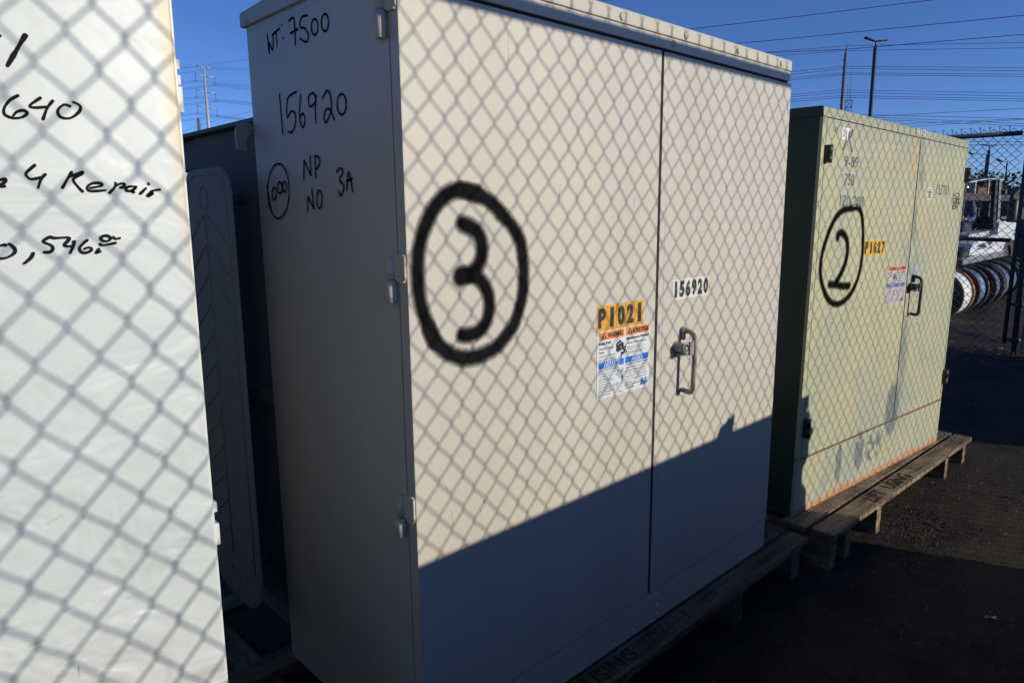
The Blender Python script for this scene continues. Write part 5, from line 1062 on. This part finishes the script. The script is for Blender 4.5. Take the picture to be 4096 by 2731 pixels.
# driver: seated, facing left, hard hat, blue shirt, jeans
SHIRT = mat('blue_shirt', (.055,.085,.17), .85, var=.25, scale=9, dirt=((.20,.23,.30), 14, .56, (1,1,1))); JEAN = mat('blue_jeans', (.045,.065,.095), .9, var=.25, scale=14); SKIN = mat('skin', (.36,.21,.14), .55, var=.05, scale=12)
HAT = mat('white_hard_hat', (.75,.75,.72), .3); GLOVE = mat('orange_glove', (.85,.17,.03), .7, var=.1, scale=20); BOOT = mat('brown_boot', (.06,.04,.03), .8); HAIR = mat('dark_hair', (.02,.015,.012), .8)
px, py, pz = 14.80, YM+.50, .96       # pelvis
drv = wthing('person', 'driver in a blue shirt, jeans and white hard hat seated in the tractor', 'person', (px, py, pz))
def skin_body(name, nodes, edges, m, parent, root):
    me = bpy.data.meshes.new(name); me.from_pydata([n[0] for n in nodes], edges, [])
    o = bpy.data.objects.new(name, me); COL.objects.link(o)
    sk = o.modifiers.new('skin', 'SKIN'); sk.use_smooth_shade = True
    for v, n in zip(me.skin_vertices[0].data, nodes): v.radius = (n[1], n[2] if len(n) > 2 else n[1])
    me.skin_vertices[0].data[0].use_root = True
    o.modifiers.new('sub', 'SUBSURF').levels = 2; o.modifiers['sub'].render_levels = 2
    dg = bpy.context.evaluated_depsgraph_get(); dg.update(); ev = o.evaluated_get(dg)
    m2 = bpy.data.meshes.new_from_object(ev); bpy.data.objects.remove(o)
    inv = ROOTM[root.name].inverted(); m2.transform(inv); m2.materials.clear(); m2.materials.append(m)
    for p in m2.polygons: p.use_smooth = True
    r = bpy.data.objects.new(name, m2); COL.objects.link(r); r.parent = parent
    return r
V3 = lambda a, b, c: (px+a, py+b, pz+c)
nodes = [(V3(0,0,0), .13, .12), (V3(-.01,0,.18), .13, .11), (V3(-.03,0,.36), .15, .12), (V3(-.04,0,.47), .07, .07), (V3(-.06,0,.54), .05, .05), (V3(-.075,0,.62), .085, .08), (V3(-.085,0,.70), .08, .075)]
edges = [(0,1),(1,2),(2,3),(3,4),(4,5),(5,6)]
for s in (-1, 1):
    k = len(nodes)
    nodes += [(V3(-.04,s*.17,.42), .06), (V3(-.10,s*.21,.24), .05), (V3(-.14,s*.21,.15), .043), (V3(-.25,s*.17,.15), .036), (V3(-.34,s*.14,.17), .026), (V3(-.40,s*.13,.175), .034, .018)]
    edges += [(2,k),(k,k+1),(k+1,k+2),(k+2,k+3),(k+3,k+4),(k+4,k+5)]
    k = len(nodes)
    nodes += [(V3(-.06,s*.10,-.02), .09), (V3(-.28,s*.14,.03), .08), (V3(-.46,s*.15,.05), .065), (V3(-.50,s*.15,-.12), .055), (V3(-.50,s*.15,-.34), .042), (V3(-.52,s*.15,-.42), .04), (V3(-.64,s*.15,-.45), .038, .03)]
    edges += [(0,k),(k,k+1),(k+1,k+2),(k+2,k+3),(k+3,k+4),(k+4,k+5),(k+5,k+6)]
bd = skin_body('body', nodes, edges, SKIN, drv, drv)
# clothing: slightly larger shells over torso with sleeves, and over the legs
tn = [(V3(0,0,-.02), .145, .13), (V3(-.01,0,.18), .145, .125), (V3(-.03,0,.36), .162, .13), (V3(-.04,0,.455), .085, .08)]
te = [(0,1),(1,2),(2,3)]
for s in (-1, 1):
    k = len(tn); tn += [(V3(-.04,s*.17,.42), .075), (V3(-.10,s*.215,.24), .062), (V3(-.14,s*.215,.15), .056), (V3(-.25,s*.172,.15), .048), (V3(-.31,s*.15,.165), .040)]
    te += [(2,k),(k,k+1),(k+1,k+2),(k+2,k+3),(k+3,k+4)]
skin_body('shirt', tn, te, SHIRT, drv, drv)
ln_ = [(V3(0,0,0), .14, .135)]; le = []
for s in (-1, 1):
    k = len(ln_); ln_ += [(V3(-.06,s*.10,-.02), .10), (V3(-.28,s*.14,.03), .09), (V3(-.46,s*.15,.05), .076), (V3(-.505,s*.15,-.12), .066), (V3(-.505,s*.15,-.34), .055)]
    le += [(0,k),(k,k+1),(k+1,k+2),(k+2,k+3),(k+3,k+4)]
skin_body('trousers', ln_, le, JEAN, drv, drv)
for s in (-1, 1):
    skin_body('boot', [(V3(-.515,s*.15,-.38), .05), (V3(-.52,s*.15,-.43), .048), (V3(-.66,s*.15,-.455), .042, .034)], [(0,1),(1,2)], BOOT, drv, drv)
hx_, hz_ = px-.085, pz+.70
mb = MB(); mb.lathe([(.122, -.005), (.118, .03), (.10, .075), (.06, .105), (.0001, .115)], (hx_, py, hz_+.01), (0,0,1), 22)
for rr_ in range(1):
    pts = [(hx_+(.125+(.055 if math.cos(a) < -.5 else .012))*math.cos(a), py+(.128)*math.sin(a), hz_+.006) for a in [i*2*PI/24 for i in range(24)]]
    mb.add(pts+[(hx_, py, hz_+.012)], [(i, (i+1) % 24, 24) for i in range(24)])
part(mb, 'hard_hat', HAT, drv, drv)
mb = MB(); mb.lathe([(.0001, -.0), (.011, .004), (.013, .02), (.006, .032), (.0001, .034)], (hx_-.078, py, hz_-.075), (-1,0,-.25), 8); part(mb, 'nose', SKIN, drv, drv)
for s in (-1, 1):
    mb = MB(); mb.lathe([(.0001, 0), (.018, .003), (.015, .012), (.0001, .014)], (hx_+.012, py+s*.078, hz_-.065), (0,s,0), 8); part(mb, 'ear', SKIN, drv, drv)
    mb = MB(); mb.lathe([(.0001, 0), (.008, .002), (.0001, .005)], (hx_-.079, py+s*.030, hz_-.055), (-1,0,0), 8); part(mb, 'eye', HAIR, drv, drv)
mb = MB(); mb.box(hx_-.088, hx_-.078, py-.024, py+.024, hz_-.122, hz_-.114); part(mb, 'mouth', HAIR, drv, drv)
mb = MB(); mb.lathe([(.086, 0), (.09, -.03), (.083, -.07), (.06, -.09)], (hx_+.016, py, hz_), (0,0,1), 14); part(mb, 'hair', HAIR, drv, drv)
for s in (-1, 1):   # gloved hands with separate fingers closed on the wheel
    mb = MB(); hx0, hy0, hz0 = px-.39, py+s*.13, pz+.175
    mb.box(hx0-.045, hx0+.04, hy0-.02, hy0+.02, hz0-.04, hz0+.04, bev=.014)
    for f in range(4):
        z = hz0+.03-f*.021; L_ = (.034, .040, .038, .030)[f]
        mb.tube([(hx0-.04, hy0, z), (hx0-.04-L_*.7, hy0-s*.004, z+.002), (hx0-.04-L_, hy0-s*.022, z), (hx0-.035-L_*.6, hy0-s*.038, z-.002)], [.010, .0095, .009, .008], 7)
    mb.tube([(hx0, hy0-s*.012, hz0+.035), (hx0-.02, hy0-s*.03, hz0+.05), (hx0-.05, hy0-s*.036, hz0+.048)], [.011, .010, .009], 7)
    part(mb, 'gloved_hand', GLOVE, drv, drv)

# ------------------------------------------------------------------ storage rack, crates and sheet of board behind the tractor
RK = mat('brown_rack', (.045,.034,.027), .8, var=.2, scale=6); OSB = mat('strand_board', (.55,.33,.16), .8, var=.28, scale=26, dirt=((.72,.50,.28), 40, .55, (1,2,1)))
rack = wthing('storage_rack', 'dark brown storage rack behind the white tractor', 'rack', (24, 5.0, 0))
for (a, b) in ((20.3, 5.2), (23.5, 5.2), (26.7, 5.2), (29.8, 5.2)):
    mb = MB(); mb.box(a, a+.15, b, b+.15, 0, 1.66); part(mb, 'upright', RK, rack, rack)
for z0, z1 in ((1.50, 1.68), (.75, .85)):
    mb = MB(); mb.box(20, 30, 5.0, 5.16, z0, z1, bev=.01); part(mb, 'beam', RK, rack, rack)
rng = random.Random(12)
cm = [mat('dark_crate', (.05,.035,.025), .85, var=.3, scale=8), mat('rust_crate', (.13,.055,.03), .85, var=.3, scale=8), mat('pale_crate', (.38,.30,.22), .8, var=.2, scale=8), mat('grey_crate', (.10,.10,.10), .8, var=.3, scale=8)]
spots = [(20.6, 1.3, 1.22, 0, 'dark brown'), (22.3, 1.1, .95, 1, 'rusty'), (23.8, 1.3, 1.3, 0, 'dark'), (25.5, 1.2, 1.05, 3, 'grey'), (27.2, 1.3, 1.28, 0, 'brown black'), (29.0, 1.2, .9, 1, 'rust brown')]
nth = ['nearest the tractor', 'second along the rack', 'third along the rack', 'fourth along the rack', 'fifth along the rack', 'at the far end of the rack']
for k, (x, wd_, h_, mi, cn) in enumerate(spots):
    o = wthing('crate', '%s crate on the ground by the rack, %s' % (cn, nth[k]), 'crate', (x, 6.0, 0), 'crates by the storage rack')
    mb = MB(); mb.box(x, x+wd_, 5.3, 6.6, .02, h_, bev=.01)
    for q in range(4): mb.box(x-.015, x+wd_+.015, 5.275, 5.298, .05+q*(h_/4), .05+q*(h_/4)+h_*.16)
    part(mb, 'crate_box', cm[mi], o, o)
for k, (x, z, h_, m_, lab) in enumerate(((20.3, 1.68, .26, 2, 'short pale post standing on the rack at the left'), (21.1, 1.68, .40, 2, 'tall pale post standing on the rack in the middle'), (22.4, 1.68, .36, 2, 'pale post standing on the rack beside the cab pillar'), (21.4, 1.68, .16, 1, 'rusty block lying on the rack between pale posts'))):
    mb = MB(); mb.box(x, x+(.12 if m_ == 2 else .9), 5.02, 5.14, z+.001, z+h_, bev=.01); tag(mb.build('timber_post' if m_ == 2 else 'rusty_block', cm[m_]), lab, 'post' if m_ == 2 else 'block', 'timbers on the storage rack' if m_ == 2 else None)
brd = wthing('strand_board_crate', 'tall crate of orange strand board right of the exhaust pipe', 'crate', (18.7, 3.4, 0))
mb = MB(); mb.box(17.9, 19.6, 3.25, 3.33, 1.06, 1.50, bev=.006); part(mb, 'board_panel', OSB, brd, brd)
mb = MB(); mb.box(17.9, 19.6, 3.27, 4.1, .02, 1.059, bev=.006); part(mb, 'crate_base', RK, brd, brd)

# ------------------------------------------------------------------ trees on the horizon
BARK = mat('bark', (.07,.055,.04), .9, var=.3, scale=10)
LEAF = [mat('leaf_dull', (.055,.062,.040), .8, var=.5, scale=1.5, coord='Object'), mat('leaf_dark', (.030,.040,.030), .8, var=.4, scale=1.5), mat('leaf_grey', (.085,.09,.065), .8, var=.35, scale=1.5)]
def tree(az, d, h, wdt, seed, kind, label, grp):
    rng = random.Random(seed); x = d*math.sin(math.radians(az)); y = d*math.cos(math.radians(az))
    o = wthing('tree', label, 'tree', (x, y, 0), grp)
    mb = MB(); mb.tube([(x, y, -.2), (x+.1, y, h*.25), (x-.05, y+.1, h*.5), (x, y, h*.8)], [h*.045, h*.035, h*.025, h*.008], 8)
    tips = []
    for k in range(9):
        a = rng.uniform(0, 2*PI); z0 = h*rng.uniform(.25, .55); r_ = wdt*rng.uniform(.25, .5); z1 = z0+h*rng.uniform(.12, .4)
        p1 = (x+math.cos(a)*r_*.5, y+math.sin(a)*r_*.5, (z0+z1)/2); p2 = (x+math.cos(a)*r_, y+math.sin(a)*r_, min(z1, h*.9)); tips.append(p2)
        mb.tube([(x, y, z0), p1, p2], [h*.016, h*.010, h*.004], 5)
    part(mb, 'trunk', BARK, o, o)
    mb = MB(); cl = []
    for k in range(34):
        a = rng.uniform(0, 2*PI); rr_ = rng.random()**.6; zz = rng.uniform(.28, .95)
        rad = wdt*.5*math.sqrt(max(.05, 1-((zz-.58)/.45)**2))*rr_
        cl.append((x+math.cos(a)*rad, y+math.sin(a)*rad, h*zz, wdt*rng.uniform(.07, .15)))
    for cx, cy_, cz, cr in cl:
        for _ in range(44):
            v = Vector((rng.gauss(0, 1), rng.gauss(0, 1), rng.gauss(0, .75))).normalized()*cr*rng.uniform(.3, 1.15)
            s = wdt*rng.uniform(.012, .030); n = Vector((rng.gauss(0,1), rng.gauss(0,1), rng.gauss(0,1))).normalized(); t_ = n.orthogonal().normalized()*s; u_ = n.cross(t_)*1.0
            c0 = Vector((cx, cy_, cz))+v
            mb.add([c0-t_-u_*.4, c0+t_*.3-u_, c0+t_+u_*.5, c0-t_*.2+u_], [(0,1,2,3)], kind if rng.random() < .75 else (kind+1) % 3)
    part(mb, 'crown', LEAF, o, o)
T_ = [(75.4,70,3.3,4.4,1,0,'olive tree at the left edge of the tractor cab'), (76.35,66,3.55,4.2,2,0,'dull green tree seen under the canopy left of its middle post'), (77.45,74,4.4,5.2,3,0,'largest grey green tree seen through the cab window'), (78.75,80,3.0,3.4,4,0,'small tree just right of the cab post'),
      (79.8,95,2.6,5.0,5,1,'low dark tree above the strand board crate'), (73.8,90,3.4,6,6,1,'dark tree hidden mostly by the green transformer'), (78.0,110,3.3,6.5,7,1,'distant dark tree behind the cab window tree'), (80.6,100,2.9,6.0,8,1,'low dark tree at the right edge of the picture')]
for a in T_: tree(*a, 'trees on the horizon')

# ------------------------------------------------------------------ lamp posts, towers, wires
def at(az, d): return d*math.sin(math.radians(az)), d*math.cos(math.radians(az))
LP = mat('black_pole_paint', (.012,.014,.02), .45, var=.05); LENS = mat('lamp_lens', (.75,.75,.7), .2)
def lamp_post(az, d, h, label, two=True, wdt=.10, rot=0., arm=0., hs=1.):
    x, y = at(az, d); o = wthing('lamp_post', label, 'lamp post', (x, y, 0), 'lamp posts')
    mb = MB()
    if two: mb.box(x-wdt, x+wdt, y-wdt, y+wdt, 0, h-.55, bev=.01); mb.tube([(x, y, h-.55), (x, y, h-.15)], .05, 10)
    else: mb.tube([(x, y, 0), (x, y, h)], [wdt, wdt*.55], 10)
    part(mb, 'pole', LP, o, o)
    fw = Vector((math.cos(rot), math.sin(rot), 0))
    for s in ((-1, 1) if two else (-1,)):
        mb = MB(); dv = fw*s; sd = Vector((-dv.y, dv.x, 0)); b0 = Vector((x, y, h-.25)); tl = .12
        if arm:
            mb.tube([b0+Vector((0,0,.2)), b0+dv*arm+Vector((0,0,.28))], .035, 8); b0 = b0+dv*arm+Vector((0,0,.12))
        def q(a, b, c): return b0+(dv*a+sd*b+Vector((0, 0, c+a*tl*(1.6 if s < 0 else .1))))*hs
        vs = [q(.05,-.06,0), q(.05,.06,0), q(.35,-.24,.06), q(.35,.24,.06), q(1.05,-.25,.12), q(1.05,.25,.12), q(1.25,-.12,.13), q(1.25,.12,.13)]
        vt = [v+Vector((0,0,.11*hs)) for v in vs]
        mb.add(vs+vt, [(0,2,3,1),(2,4,5,3),(4,6,7,5),(8,9,11,10),(10,11,13,12),(12,13,15,14),(0,1,9,8),(6,14,15,7),(0,8,10,2),(2,10,12,4),(4,12,14,6),(1,3,11,9),(3,5,13,11),(5,7,15,13)])
        lh = part(mb, 'lamp_head', LP, o, o)
        mb = MB()
        for a_, b_ in (((.45, .62), (-.16, .16)), ((.75, .92), (-.16, .16))):
            mb.add([q(a_[0], b_[0], .055 if a_[0] < .6 else .085), q(a_[1], b_[0], .075 if a_[0] < .6 else .10), q(a_[1], b_[1], .075 if a_[0] < .6 else .10), q(a_[0], b_[1], .055 if a_[0] < .6 else .085)], [(0,1,2,3)])
        mb.v = [(p[0], p[1], p[2]-.012) for p in mb.v]
        if two: part(mb, 'lamp_lens', LENS, lh, o)
lamp_post(69.95, 60, 13.45, 'tall black square lamp post with twin flat heads above the green transformer', rot=math.radians(-38), wdt=.105, hs=.72)
lamp_post(77.18, 75, 6.75, 'distant twin headed lamp post seen through the far fence', rot=math.radians(-50), wdt=.10, hs=.55)
lamp_post(77.08, 125, 8.9, 'distant lamp post with one long arm beside the twin headed one', two=False, rot=math.radians(-20), arm=3.0, wdt=.16)
lamp_post(78.24, 130, 8.05, 'distant lamp post with one short arm right of the tractor cab', two=False, rot=math.radians(-20), arm=1.1, wdt=.16)
STEELP = mat('pale_galvanised', (.42,.43,.44), .5, metal=.2, var=.08, scale=3); STEELD = mat('dark_galvanised', (.16,.17,.19), .6, metal=.2, var=.1, scale=3)
# transmission tower at the left
x, y = at(21.24, 212.); H = CAMZ+212*math.tan(math.radians(10.35))
rt = Vector((math.cos(math.radians(21.24)), -math.sin(math.radians(21.24)), 0)); fd = Vector((math.sin(math.radians(21.24)), math.cos(math.radians(21.24)), 0))
tw = wthing('transmission_tower', 'tall pale steel power pole with four pairs of arms, left of the beige box', 'power pole', (x, y, 0))
mb = MB(); mb.tube([(x, y, 0), (x, y, H)], [.62, .26], 12); part(mb, 'pole', STEELP, tw, tw)
lv = [(10.50, 10.33, 20.80, 21.73, 10.33, 0), (9.96, 9.77, 20.63, 21.89, 9.75, 1), (8.89, 8.70, 20.61, 21.88, 8.68, 1), (7.81, 7.64, 20.60, 21.88, 7.62, 1)]
for el, er, al, ar, em, ins in lv:
    zc = CAMZ+212*math.tan(math.radians(em))
    for a_, e_ in ((al, el), (ar, er)):
        lat = 212*math.tan(math.radians(a_-21.24)); z = CAMZ+212*math.tan(math.radians(e_)); sg = 1 if lat > 0 else -1
        p1 = Vector((x, y, 0))+rt*lat*1.25-fd*0+Vector((0, 0, z)); mb = MB()
        p1 = Vector((x, y, 0))+rt*lat+Vector((0, 0, z))
        mb.tube([Vector((x, y, zc)), p1], [.17, .07], 8); ar_ = part(mb, 'arm', STEELP, tw, tw)
        mb = MB(); L_ = 2.1 if ins else .5
        mb.tube([p1, p1-Vector((0,0,L_))], .055, 6)
        if ins: mb.tube([p1-rt*.75-Vector((0,0,L_+.25)), p1-Vector((0,0,L_)), p1+rt*.75-Vector((0,0,L_+.25))], .045, 6)
        part(mb, 'insulator', mat('dark_insulator', (.06,.06,.07), .5), ar_, tw)
x, y = at(20.6, 180.); mb = MB(); z = CAMZ+180*math.tan(math.radians(6.9)); mb.tube([(x, y, 0), (x, y, z)], [.40, .36], 12); tag(mb.build('steel_pole', STEELD), 'short plain steel pole stub left of the tall power pole', 'pole')
# far pole seen edge-on with step bolts, and a lattice mast
x, y = at(68.1, 194.); z = CAMZ+194*math.tan(math.radians(10.5)); mp_ = wthing('transmission_tower', 'slender pale power pole with a curved tip left of the tall lamp post', 'power pole', (x, y, 0))
mb = MB(); mb.tube([(x, y, 0), (x, y, z)], [.62, .34], 12); polemb = mb
rt2 = Vector((math.cos(math.radians(68.1)), -math.sin(math.radians(68.1)), 0))
mb = MB(); p = Vector((x, y, z)); mb.tube([p, p+rt2*.1+Vector((0,0,1.5)), p+rt2*.55+Vector((0,0,2.8))], [.30, .20, .08], 8); part(mb, 'davit_tip', STEELD, mp_, mp_)
mb = polemb
for k in range(22):
    zz = z-1-k*.85; mb.box(x-.1, x+.1, y-.1, y+.1, zz, zz+.2, M=Matrix.Translation(rt2*(.42 if k % 2 else -.42)))
part(mb, 'pole', STEELD, mp_, mp_)
x, y = at(68.53, 300.); z = CAMZ+300*math.tan(math.radians(7.55)); lt = wthing('lattice_mast', 'dark lattice mast with whip aerials between the pole and the lamp post', 'mast', (x, y, 0))
mb = MB(); wv = 1.15; rt3 = Vector((math.cos(math.radians(68.5)), -math.sin(math.radians(68.5)), 0)); fd3 = Vector((rt3.y*-1, rt3.x, 0))
cs = [rt3*wv*a+fd3*wv*b for a, b in ((-1,-1),(1,-1),(1,1),(-1,1))]; B0 = Vector((x, y, 0))
for c_ in cs: mb.tube([B0+c_, B0+c_+Vector((0,0,z))], .13, 5)
nlev = 17
for k in range(nlev):
    z0, z1 = z*k/nlev, z*(k+1)/nlev
    for i in range(4):
        a_, b_ = cs[i], cs[(i+1) % 4]
        mb.tube([B0+a_+Vector((0,0,z1)), B0+b_+Vector((0,0,z1))], .08, 4)
        if (k+i) % 2: mb.tube([B0+a_+Vector((0,0,z0)), B0+b_+Vector((0,0,z1))], .08, 4)
        else: mb.tube([B0+b_+Vector((0,0,z0)), B0+a_+Vector((0,0,z1))], .08, 4)
part(mb, 'lattice', STEELD, lt, lt)
for k, (a_, hh) in enumerate(((-.75, 7.5), (0, 13.5), (.5, 9.5))):
    mb = MB(); mb.tube([B0+rt3*a_+Vector((0,0,z)), B0+rt3*a_+Vector((0,0,z+hh*.7)), B0+rt3*a_+Vector((0,0,z+hh))], [.07, .05, .03], 5); part(mb, 'aerial', STEELD, lt, lt)
# wires: strung at their own distances, in real thickness
WIRE = mat('wire', (.03,.035,.045), .6)
dist = {'near': (46., .017), 'far': (190., .045), 'tower': (212., .030)}
WN = {'near': 'heavy dark power line crossing the sky above the transformers', 'far': 'thin distant power line in the sky behind the lamp post', 'tower': 'thin power line strung from the tall power pole at the left'}
cnt = {}
names = {'near': ['short topmost power line leaving the top of the picture', 'upper of three heavy power lines crossing the sky', 'middle heavy power line passing just above the tall lamp head', 'lowest heavy power line passing behind the tall lamp post']}
ordn = ('topmost', 'second', 'third', 'lowest')
FARN = ['faint power line meeting the curved tip of the slender pole', 'faint power line meeting the slender pole just under its tip']
FARN += ['%s line of the upper bundle of four behind the tall lamp post' % q for q in ordn]
FARN += ['%s line of the lower bundle of four behind the tall lamp post' % q for q in ordn]
FARN += ['highest falling line of the low tangle over the green transformer', 'steepest rising line of the low tangle, ending highest at the right edge', 'middle rising line of the low tangle over the green transformer', 'lowest rising line of the low tangle over the green transformer',
         'second falling line of the low tangle over the green transformer', 'lowest falling line of the low tangle over the green transformer', 'lower faint line passing behind the far twin headed lamp', 'upper faint line passing behind the far twin headed lamp']
TOWN = ['line on the left tip of the top arm of the tall pole', 'line on the right tip of the top arm of the tall pole', 'line leaving the very tip of the tall pole to the right']
for q in ('second', 'third', 'bottom'):
    TOWN += ['upper of two lines at the left insulator of the %s arm' % q, 'lower of two lines at the left insulator of the %s arm' % q, 'upper of two lines at the right insulator of the %s arm' % q, 'lower of two lines at the right insulator of the %s arm' % q]
TOWN += ['line slanting steeply up right from the third arm to the beige box', 'low line slanting up right behind the foot of the tall pole']
for kind, pth in DATA['wires']:
    D_, r_ = dist[kind]; cnt[kind] = cnt.get(kind, 0)+1
    pts = [Vector((p[0]*D_, p[1]*D_, CAMZ+p[2]*D_)) for p in pth]
    # run each line on beyond its measured ends
    a = pts[0]+(pts[0]-pts[1]).normalized()*(6 if kind != 'tower' else (8 if cnt[kind] != 16 else 0)); b = pts[-1]+(pts[-1]-pts[-2]).normalized()*(25 if kind != 'tower' else 60)
    mb = MB(); mb.tube([a]+pts+[b], r_, 5, cap=False)
    o = mb.build('power_line', WIRE)
    if kind == 'near': lab = names['near'][cnt[kind]-1]
    elif kind == 'far': lab = FARN[cnt[kind]-1]
    else: lab = TOWN[cnt[kind]-1]
    tag(o, lab, 'power line', {'near': 'heavy power lines overhead', 'far': 'thin distant power lines', 'tower': 'lines of the tall power pole'}[kind])
